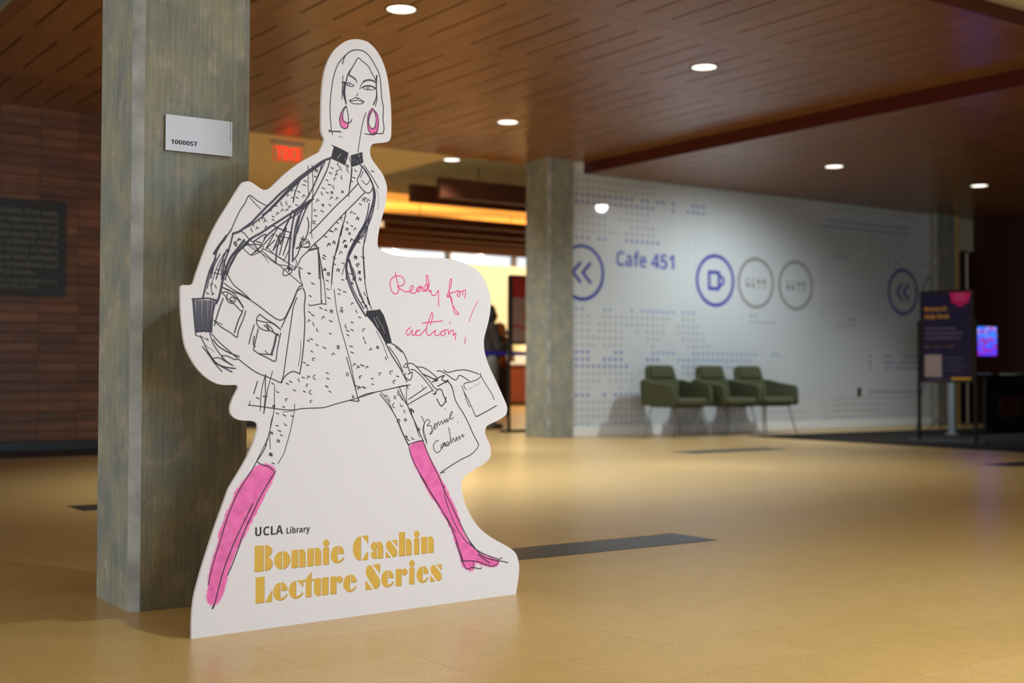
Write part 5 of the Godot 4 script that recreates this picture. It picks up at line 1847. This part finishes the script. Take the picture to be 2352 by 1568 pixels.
	[1,3.1,812,933,816,920,806,894],
	[1,3.1,775,898,802,902,826,904,853,907],
	[1,3.7,882,902,884,900],
	[1,3.1,856,876,847,868,854,859,866,868,860,877,877,878,879,865,889,877,898,876,896,861,907,869,905,847],
	[1,3.1,946,856,945,846,944,836],
	[0,2.1,534,663,568,675,616,683,654,690,700,699,729,702],
	[0,2.5,616,674,637,652,658,628,676,602,687,584,698,560,712,533,726,509],
	[0,2.0,621,680,648,649,665,619],
	[0,3.7,687,581,705,545,725,512],
	[0,2.7,688,696,700,672,718,642,729,618,748,585,762,558,781,523],
	[0,2.1,729,627,744,591,766,537],
	[0,2.1,686,684,681,675,693,666,700,654],
	[0,2.1,716,702,715,672,717,642],
	[0,2.0,682,687,697,663,718,639],
	[0,1.9,718,699,722,690],
	[0,2.1,683,593,688,595,691,589,685,584,680,589,687,593],
	[0,2.5,726,515,744,520,762,524,781,525],
	[0,2.5,724,657,758,675,792,695],
	[0,1.4,774,701,780,689],
	[0,2.5,722,641,762,660,813,683],
	[0,2.5,824,692,831,689],
	[0,3.0,824,671,835,686,850,686,859,668,871,646],
	[0,3.0,833,657,843,641,852,634,865,646,869,662],
	[0,2.7,818,673,831,675],
	[0,2.7,872,716,891,698,899,676,907,652,922,630,941,606,961,574,980,540,1002,507],
	[0,2.5,1002,507,996,493,969,473,930,459,892,442,855,424],
	[0,2.1,848,419,866,422],
	[0,2.1,848,419,857,426],
	[0,2.0,773,603,784,582,782,558,790,534,795,515],
	[0,2.0,795,516,782,543,780,567,788,584,798,592,806,584,795,572,810,572,814,557,806,545,814,549,822,567,826,578,836,573,828,561,823,566,836,580,839,584,844,573,852,586,857,576,864,590,868,580,873,593,876,582,882,594,892,606,894,616,886,607,887,591,900,596],
	[0,2.5,865,624,866,623],
	[0,2.0,916,581,917,579],
	[0,2.0,840,524,828,520,820,506,829,487,844,488,856,504,863,516,851,508,851,498,860,504,866,516,867,504,875,519,884,509,871,506,886,518,886,540,880,564,886,540,892,514,898,530,906,518,911,533,914,521,922,536,925,525,936,541,938,532,943,538],
	[0,2.2,1008,740,1011,732,1024,712,1040,692,1057,671,1066,652],
	[0,2.2,1010,733,1006,725,995,719,976,713,960,709,945,707,941,702,942,695,950,686],
	[0,2.1,932,698,942,677,950,656,958,639,966,629],
	[0,2.2,942,678,957,656,970,634,989,600,994,598],
	[0,2.7,991,599,995,598,1021,608,1049,620,1076,632],
	[0,2.4,167,646,203,642,244,636,284,631,318,630,340,633,368,634,410,635,434,639,460,646,498,654,536,663,597,679],
	[0,2.1,172,657,171,646],
	[0,1.2,279,624,312,627],
	[0,2.7,506,656,539,653,536,662],
	[0,2.4,495,787,512,736,524,701,539,655],
	[0,2.7,196,714,184,678],
	[0,2.1,222,734,213,705,208,676,205,630],
	[0,2.7,222,734,221,705,222,676,217,621],
	[0,2.1,244,743,235,712,227,680,219,630],
	[0,2.5,214,671,227,670],
	[0,2.1,251,700,251,668,250,629,241,588,231,552,220,529,204,500,195,484],
	[0,1.9,248,617,241,596,237,562,239,518],
	[0,1.4,233,550,223,528],
	[0,1.9,318,647,317,626,311,596,302,560,291,526,283,502,264,474],
	[0,2.5,195,484,215,472,232,468,250,455],
	[0,2.5,227,532,213,506,195,483,181,460,157,428,133,390,114,351,98,309,83,263,68,221,56,179,48,145],
	[0,2.7,257,453,234,421,206,378,182,332,158,286,139,237,123,198,107,166],
	[0,2.7,184,363,158,315,130,263,103,204,84,148,69,92,62,77],
	[0,5.0,66,85,62,78],
	[0,2.5,726,505,734,480,750,450,776,411,812,358,849,309,881,260,908,211,930,158,940,129],
	[0,1.9,770,415,823,341,865,287,908,228],
	[0,2.5,780,524,796,490,817,451,843,407,864,364,902,297,934,243,962,198,984,170,1017,150,1056,134,1090,123,1101,128],
	[0,2.0,862,379,867,342,886,294,908,250,946,199,978,175],
	[0,2.0,934,243,956,207,981,177],
	[0,2.5,932,130,962,129,1000,123,1028,112,1062,102,1084,109,1087,118,1127,108],
	[0,2.5,978,180,1006,151,1039,131,1090,117],
	[0,2.5,1000,147,1050,114],
	[0,2.5,910,194,935,136,954,104,978,106,1009,99,1017,102],
	[0,2.0,981,125,984,101],
	[0,2.5,925,158,938,129],
	[0,2.5,437,1359,444,1356],
	[0,2.5,430,1343,439,1340],
	[0,2.5,419,1320,426,1318],
	[0,2.5,427,1307,437,1305],
	[0,2.5,406,1295,415,1292],
	[0,2.1,464,1354,456,1351,455,1347,458,1344],
	[0,2.1,451,1334,454,1341,454,1341,459,1339],
	[0,2.1,454,1329,448,1327,446,1323,449,1321],
	[0,2.1,469,1365,467,1359,471,1357,473,1353],
	[0,2.1,473,1338,471,1332,474,1331,476,1326],
	[0,2.1,460,1375,458,1370,462,1369,463,1365],
	[0,2.1,489,1365,492,1374,495,1367,498,1372,496,1364],
	[0,2.1,494,1362,492,1356,496,1354,498,1350],
	[0,2.5,513,1337,522,1335],
	[0,2.5,506,1326,514,1323],
	[0,2.1,520,1362,523,1356,528,1357],
	[0,2.1,381,1340,384,1349,387,1342,390,1348,388,1339],
	[0,2.5,378,1327,387,1324],
	[0,2.5,343,1310,353,1308],
	[0,2.5,340,1298,350,1296],
	[0,2.1,301,1273,304,1280,304,1280,310,1277],
	[0,2.5,323,1276,331,1274],
	[0,2.1,287,1258,290,1264,290,1264,294,1262],
	[0,2.1,339,1259,343,1267,343,1267,349,1264],
	[0,2.5,318,1258,325,1256],
	[0,2.5,303,1256,310,1254],
	[0,2.5,316,1236,324,1234],
	[0,2.1,269,1240,267,1234,271,1232,272,1227],
	[0,2.1,285,1243,284,1238,287,1236,288,1232],
	[0,2.1,292,1223,296,1231,296,1231,301,1228],
	[0,2.5,247,1227,255,1226],
	[0,2.5,230,1213,237,1211],
	[0,2.1,268,1211,272,1219,272,1219,278,1216],
	[0,2.1,284,1214,287,1220,287,1220,292,1218],
	[0,2.1,253,1200,256,1208,256,1208,262,1205],
	[0,2.5,239,1196,246,1193],
	[0,2.5,239,1186,246,1184],
	[0,2.1,196,1185,195,1181,197,1180,198,1176],
	[0,2.1,206,1182,210,1190,210,1190,216,1186],
	[0,2.1,212,1175,216,1183,216,1183,222,1179],
	[0,2.1,179,1169,178,1165,180,1164,181,1161],
	[0,2.1,173,1157,171,1151,175,1149,176,1145],
	[0,2.1,187,1153,191,1160,191,1160,196,1156],
	[0,2.1,216,1157,219,1165,219,1165,225,1161],
	[0,2.1,405,1282,403,1277,406,1276,408,1272],
	[0,2.5,420,1283,428,1280],
	[0,2.1,436,1280,438,1287,441,1281,443,1286,442,1278],
	[0,2.1,445,1305,443,1300,446,1298,448,1295],
	[0,2.1,473,1286,476,1292,478,1287,480,1291,479,1285],
	[0,2.1,434,1262,438,1270,438,1270,444,1267],
	[0,2.1,454,1263,458,1270,458,1270,463,1268],
	[0,2.1,386,1250,390,1258,390,1258,396,1255],
	[0,2.1,405,1240,408,1246,410,1240,412,1245,411,1238],
	[0,2.5,430,1246,437,1243],
	[0,2.5,402,1226,411,1222],
	[0,2.1,378,1221,381,1227,381,1227,386,1224],
	[0,2.5,381,1209,389,1208],
	[0,2.5,375,1193,383,1191],
	[0,2.5,374,1187,384,1184],
	[0,2.1,548,1267,552,1276,555,1269,558,1275,556,1266],
	[0,2.5,537,1258,545,1255],
	[0,2.1,505,1226,509,1232,509,1232,513,1230],
	[0,2.5,516,1227,524,1226],
	[0,2.1,526,1208,530,1217,533,1210,536,1215,534,1207],
	[0,2.5,491,1198,498,1196],
	[0,2.1,478,1211,472,1209,471,1205,474,1203],
	[0,2.5,457,1194,464,1192],
	[0,2.5,507,1189,515,1186],
	[0,2.1,450,1168,454,1176,454,1176,460,1172],
	[0,2.5,436,1168,446,1164],
	[0,2.5,414,1150,424,1147],
	[0,2.1,489,1173,492,1181,495,1174,498,1180,496,1171],
	[0,2.1,518,1174,522,1182,522,1182,527,1180],
	[0,2.1,499,1161,502,1167,504,1162,506,1166,505,1159],
	[0,2.1,424,1119,428,1127,428,1127,434,1123],
	[0,2.5,429,1129,437,1127],
	[0,2.1,444,1129,447,1138,450,1130,453,1136,451,1128],
	[0,2.1,480,1133,484,1142,484,1142,490,1138],
	[0,2.1,486,1121,489,1129,492,1122,495,1128,493,1120],
	[0,2.1,506,1141,509,1148,509,1148,514,1145],
	[0,2.5,530,1142,540,1138],
	[0,2.1,467,1099,472,1107,472,1107,478,1103],
	[0,2.5,412,1093,421,1088],
	[0,2.5,409,1085,418,1080],
	[0,2.1,445,1091,449,1084,455,1085],
	[0,2.5,447,1069,454,1066],
	[0,2.5,477,1073,486,1070],
	[0,2.1,412,1045,416,1053,416,1053,422,1049],
	[0,2.1,433,1041,426,1040,425,1036,428,1033],
	[0,2.1,458,1046,462,1055,465,1048,468,1053,466,1045],
	[0,2.1,521,1088,524,1097,527,1089,530,1095,528,1086],
	[0,2.1,537,1075,529,1072,528,1068,531,1065],
	[0,2.1,534,1042,537,1051,540,1044,543,1049,541,1041],
	[0,2.5,330,1051,340,1047],
	[0,2.5,358,1036,366,1033],
	[0,2.1,117,1106,121,1114,121,1114,126,1111],
	[0,2.1,128,1116,132,1122,132,1122,137,1119],
	[0,2.1,121,1101,123,1107,125,1102,127,1106,126,1100],
	[0,2.5,580,1364,590,1361],
	[0,2.1,564,1265,569,1274,569,1274,576,1270],
	[0,2.5,556,1279,564,1276],
	[0,2.1,381,1116,384,1124,387,1117,390,1122,388,1114],
	[0,2.5,361,1036,368,1035],
	[0,2.5,372,1007,381,1003],
	[0,2.5,364,969,372,966],
	[0,2.5,400,935,409,931],
	[0,2.5,418,929,425,926],
	[0,2.1,436,921,439,930,442,922,445,928,443,919],
	[0,2.5,362,921,369,918],
	[0,2.5,372,913,382,909],
	[0,2.1,360,890,363,897,363,897,368,894],
	[0,2.1,408,900,412,908,412,908,418,905],
	[0,2.5,434,897,444,893],
	[0,2.1,378,889,377,885,380,883,381,879],
	[0,2.1,392,872,390,867,394,865,395,862],
	[0,2.5,434,858,441,856],
	[0,2.5,359,836,366,833],
	[0,2.5,368,841,377,838],
	[0,2.1,389,826,392,821,397,821],
	[0,2.5,413,817,422,812],
	[0,2.5,371,804,378,801],
	[0,2.1,444,792,448,799,448,799,454,795],
	[0,2.1,386,783,378,782,377,778,381,775],
	[0,2.5,346,770,353,768],
	[0,2.5,357,763,365,761],
	[0,2.1,463,822,462,814,467,812,469,817,467,822],
	[0,2.5,424,740,432,737],
	[0,2.5,426,723,434,721],
	[0,2.1,386,733,380,728,381,723,387,719],
	[0,2.5,342,726,350,724],
	[0,2.1,359,722,363,730,363,730,369,726],
	[0,2.1,330,723,329,718,332,716,333,712],
	[0,2.5,289,709,298,705],
	[0,2.5,300,715,309,711],
	[0,2.1,363,706,358,704,356,701,359,698],
	[0,2.5,422,700,431,696],
	[0,2.5,427,966,436,962],
	[0,2.5,424,992,432,989],
	[0,2.5,422,1018,430,1014],
	[0,2.5,413,1048,421,1047],
	[0,2.5,410,1083,417,1081],
	[0,2.5,411,1092,419,1089],
	[0,2.1,429,1039,429,1034,432,1032,434,1036,432,1039],
	[0,2.5,66,1031,75,1029],
	[0,2.5,57,1021,65,1019],
	[0,2.5,69,1021,78,1017],
	[0,2.1,47,984,50,991,50,991,55,988],
	[0,2.1,62,987,61,982,64,981,65,977],
	[0,2.1,35,966,38,960,43,961],
	[0,2.1,51,957,54,963,54,963,58,960],
	[0,2.1,118,1105,122,1112,122,1112,127,1109],
	[0,2.1,131,1116,134,1123,134,1123,140,1120],
	[0,2.1,97,1083,100,1090,102,1084,104,1088,102,1082],
	[0,2.5,432,1167,440,1165],
	[0,2.1,450,1168,454,1176,454,1176,460,1172],
	[0,2.1,482,1135,486,1142,486,1142,491,1140],
	[0,2.1,484,1120,487,1127,490,1121,492,1126,490,1119],
	[0,2.1,506,1139,510,1148,510,1148,517,1144],
	[0,2.5,533,1141,541,1138],
	[0,2.1,519,1090,523,1098,526,1091,528,1096,527,1088],
	[0,2.1,540,1072,533,1070,532,1066,535,1063],
	[0,2.1,536,1046,538,1052,541,1047,543,1051,542,1044],
	[0,2.1,537,1023,540,1031,543,1024,546,1029,544,1021],
	[0,2.5,476,1022,484,1021],
	[0,2.5,464,993,473,989],
	[0,2.5,464,978,471,977],
	[0,2.5,482,986,492,984],
	[0,2.1,558,988,556,982,560,980,562,976],
	[0,2.1,510,947,514,953,514,953,518,951],
	[0,2.5,473,937,480,936],
	[0,2.1,472,923,475,932,478,924,481,930,479,921],
	[0,2.1,528,932,527,928,530,926,531,922],
	[0,2.5,537,910,545,909],
	[0,2.5,510,894,518,892],
	[0,2.1,491,886,489,880,493,878,494,874],
	[0,2.5,494,869,504,865],
	[0,2.5,510,872,519,868],
	[0,2.5,496,856,503,852],
	[0,2.1,560,875,553,873,552,869,555,867],
	[0,2.1,556,850,554,846,557,844,558,841],
	[0,2.1,561,838,560,833,563,831,564,828],
	[0,2.1,464,821,463,814,467,812,470,816,467,821],
	[0,2.5,506,821,516,819],
	[0,2.5,510,803,520,800],
	[0,2.1,577,808,581,815,581,815,587,811],
	[0,2.1,602,815,605,823,608,816,611,821,609,813],
	[0,2.1,637,790,635,785,639,783,640,779],
	[0,2.1,518,760,522,768,522,768,529,764],
	[0,2.1,532,753,536,759,536,759,540,756],
	[0,2.5,548,764,558,760],
	[0,2.1,564,753,568,760,568,760,573,756],
	[0,2.1,496,740,495,733,500,730,502,735,500,740],
	[0,2.1,550,731,543,729,542,725,545,722],
	[0,2.5,584,723,591,721],
	[0,2.5,586,705,593,704],
	[0,2.1,620,740,614,739,613,735,616,733],
	[0,2.1,663,746,654,744,652,740,657,736],
	[0,2.5,677,730,686,728],
	[0,2.1,674,716,666,715,665,710,669,707],
	[0,2.5,525,701,533,699],
	[0,2.1,537,689,542,697,542,697,548,693],
	[0,2.5,552,696,562,694],
	[0,2.5,505,1042,514,1040],
	[0,2.1,514,1021,518,1030,520,1022,523,1028,522,1020],
	[0,2.1,510,1009,512,1016,515,1010,517,1014,515,1008],
	[0,2.5,539,977,549,972],
	[0,2.5,547,956,556,954],
	[0,2.1,559,941,562,949,565,942,567,947,566,939],
	[0,2.1,532,753,536,760,536,760,542,757],
	[0,2.5,545,764,555,761],
	[0,2.1,549,730,542,729,541,725,544,722],
	[0,2.5,554,697,564,693],
	[0,2.5,635,670,645,667],
	[0,2.1,650,662,648,656,652,654,654,649],
	[0,2.1,669,668,669,661,673,659,675,663,673,668],
	[0,2.1,670,646,663,640,664,635,671,631],
	[0,2.1,692,642,695,635,702,636],
	[0,2.1,707,624,706,619,709,618,710,614],
	[0,2.1,707,589,710,597,713,590,716,595,714,587],
	[0,2.1,735,615,739,623,742,616,744,621,743,613],
	[0,2.1,729,622,732,628,734,622,737,627,735,620],
	[0,2.1,757,558,761,566,764,558,767,564,765,556],
	[0,2.1,711,536,714,544,717,536,720,541,718,533],
	[0,2.1,735,538,739,531,746,531],
	[0,2.5,718,532,727,527],
	[0,2.5,193,667,202,664],
	[0,2.5,242,709,250,705],
	[0,2.1,258,687,261,682,266,682],
	[0,2.1,295,664,288,662,287,659,290,656],
	[0,2.5,278,640,285,638],
	[0,2.1,245,637,248,645,250,638,253,643,251,635],
	[0,2.5,258,622,265,619],
	[0,2.5,280,617,289,612],
	[0,2.5,306,613,313,611],
	[0,2.1,284,591,288,585,293,585],
	[0,2.5,257,586,264,584],
	[0,2.5,264,571,273,568],
	[0,2.1,239,562,242,568,244,562,246,566,245,560],
	[0,2.1,272,560,274,555,279,556],
	[0,2.1,260,537,263,545,266,538,269,543,267,535],
	[0,2.1,235,500,238,507,241,500,243,505,241,498],
	[0,2.1,238,498,241,505,243,499,246,503,244,496],
	[0,2.5,245,477,253,474],
	[0,2.5,313,689,321,686],
	[0,2.5,347,685,354,682],
	[0,2.1,373,688,367,683,368,678,374,675],
	[0,2.1,377,658,371,656,370,653,373,650],
	[0,2.5,422,700,429,698],
	[0,2.5,434,685,441,681],
	[0,2.1,517,671,517,665,520,663,522,667,520,670],
	[0,2.1,534,691,538,698,538,698,544,694],
	[0,2.5,554,697,563,692],
	[3,1.5,471,1404,457,1388],
	[3,1.2,486,1392,490,1382],
	[3,1.2,535,1410,534,1402,539,1407],
	[3,1.1,516,1393,517,1387],
	[3,1.1,539,1396,540,1390],
	[3,1.1,529,1389,530,1384],
	[3,1.4,592,911,610,879],
	[3,1.1,602,915,618,889],
	[3,1.1,622,889,633,863],
]

const STANDEE_FILLS := [
	[2,472,1531,467,1511,469,1494,476,1486,486,1483,493,1489,496,1501,486,1501,477,1508,476,1523],
	[2,586,1556,576,1550,568,1533,566,1512,568,1493,576,1480,588,1478,600,1487,605,1509,604,1529,598,1545],
	[3,584,1551,575,1534,570,1513,575,1499,585,1496,592,1502,596,1522,594,1539,588,1550],
	[0,447,1426,473,1419,498,1410,493,1391,486,1370,460,1379,436,1386,441,1408],
	[0,505,1403,525,1410,547,1418,549,1400,551,1386,529,1375,510,1368,508,1384],
	[0,565,930,615,936,629,919,645,880,660,832,637,830,614,863,587,895,563,917],
	[2,197,472,222,475,242,470,255,453,247,427,222,384,190,328,158,272,135,234,115,192,102,146,96,122,81,95,65,87,50,94,44,113,49,144,49,173,58,204,64,225,77,260,79,285,94,320,104,348,118,372,129,401,153,428,177,455],
	[2,729,511,754,521,778,524,796,486,822,447,848,407,875,363,907,306,915,288,929,257,945,217,978,175,1017,146,1061,129,1087,118,1084,105,1062,100,1017,111,995,120,984,105,979,95,957,101,940,114,932,132,924,158,908,194,886,247,849,301,802,363,765,420,745,454,732,488],
]
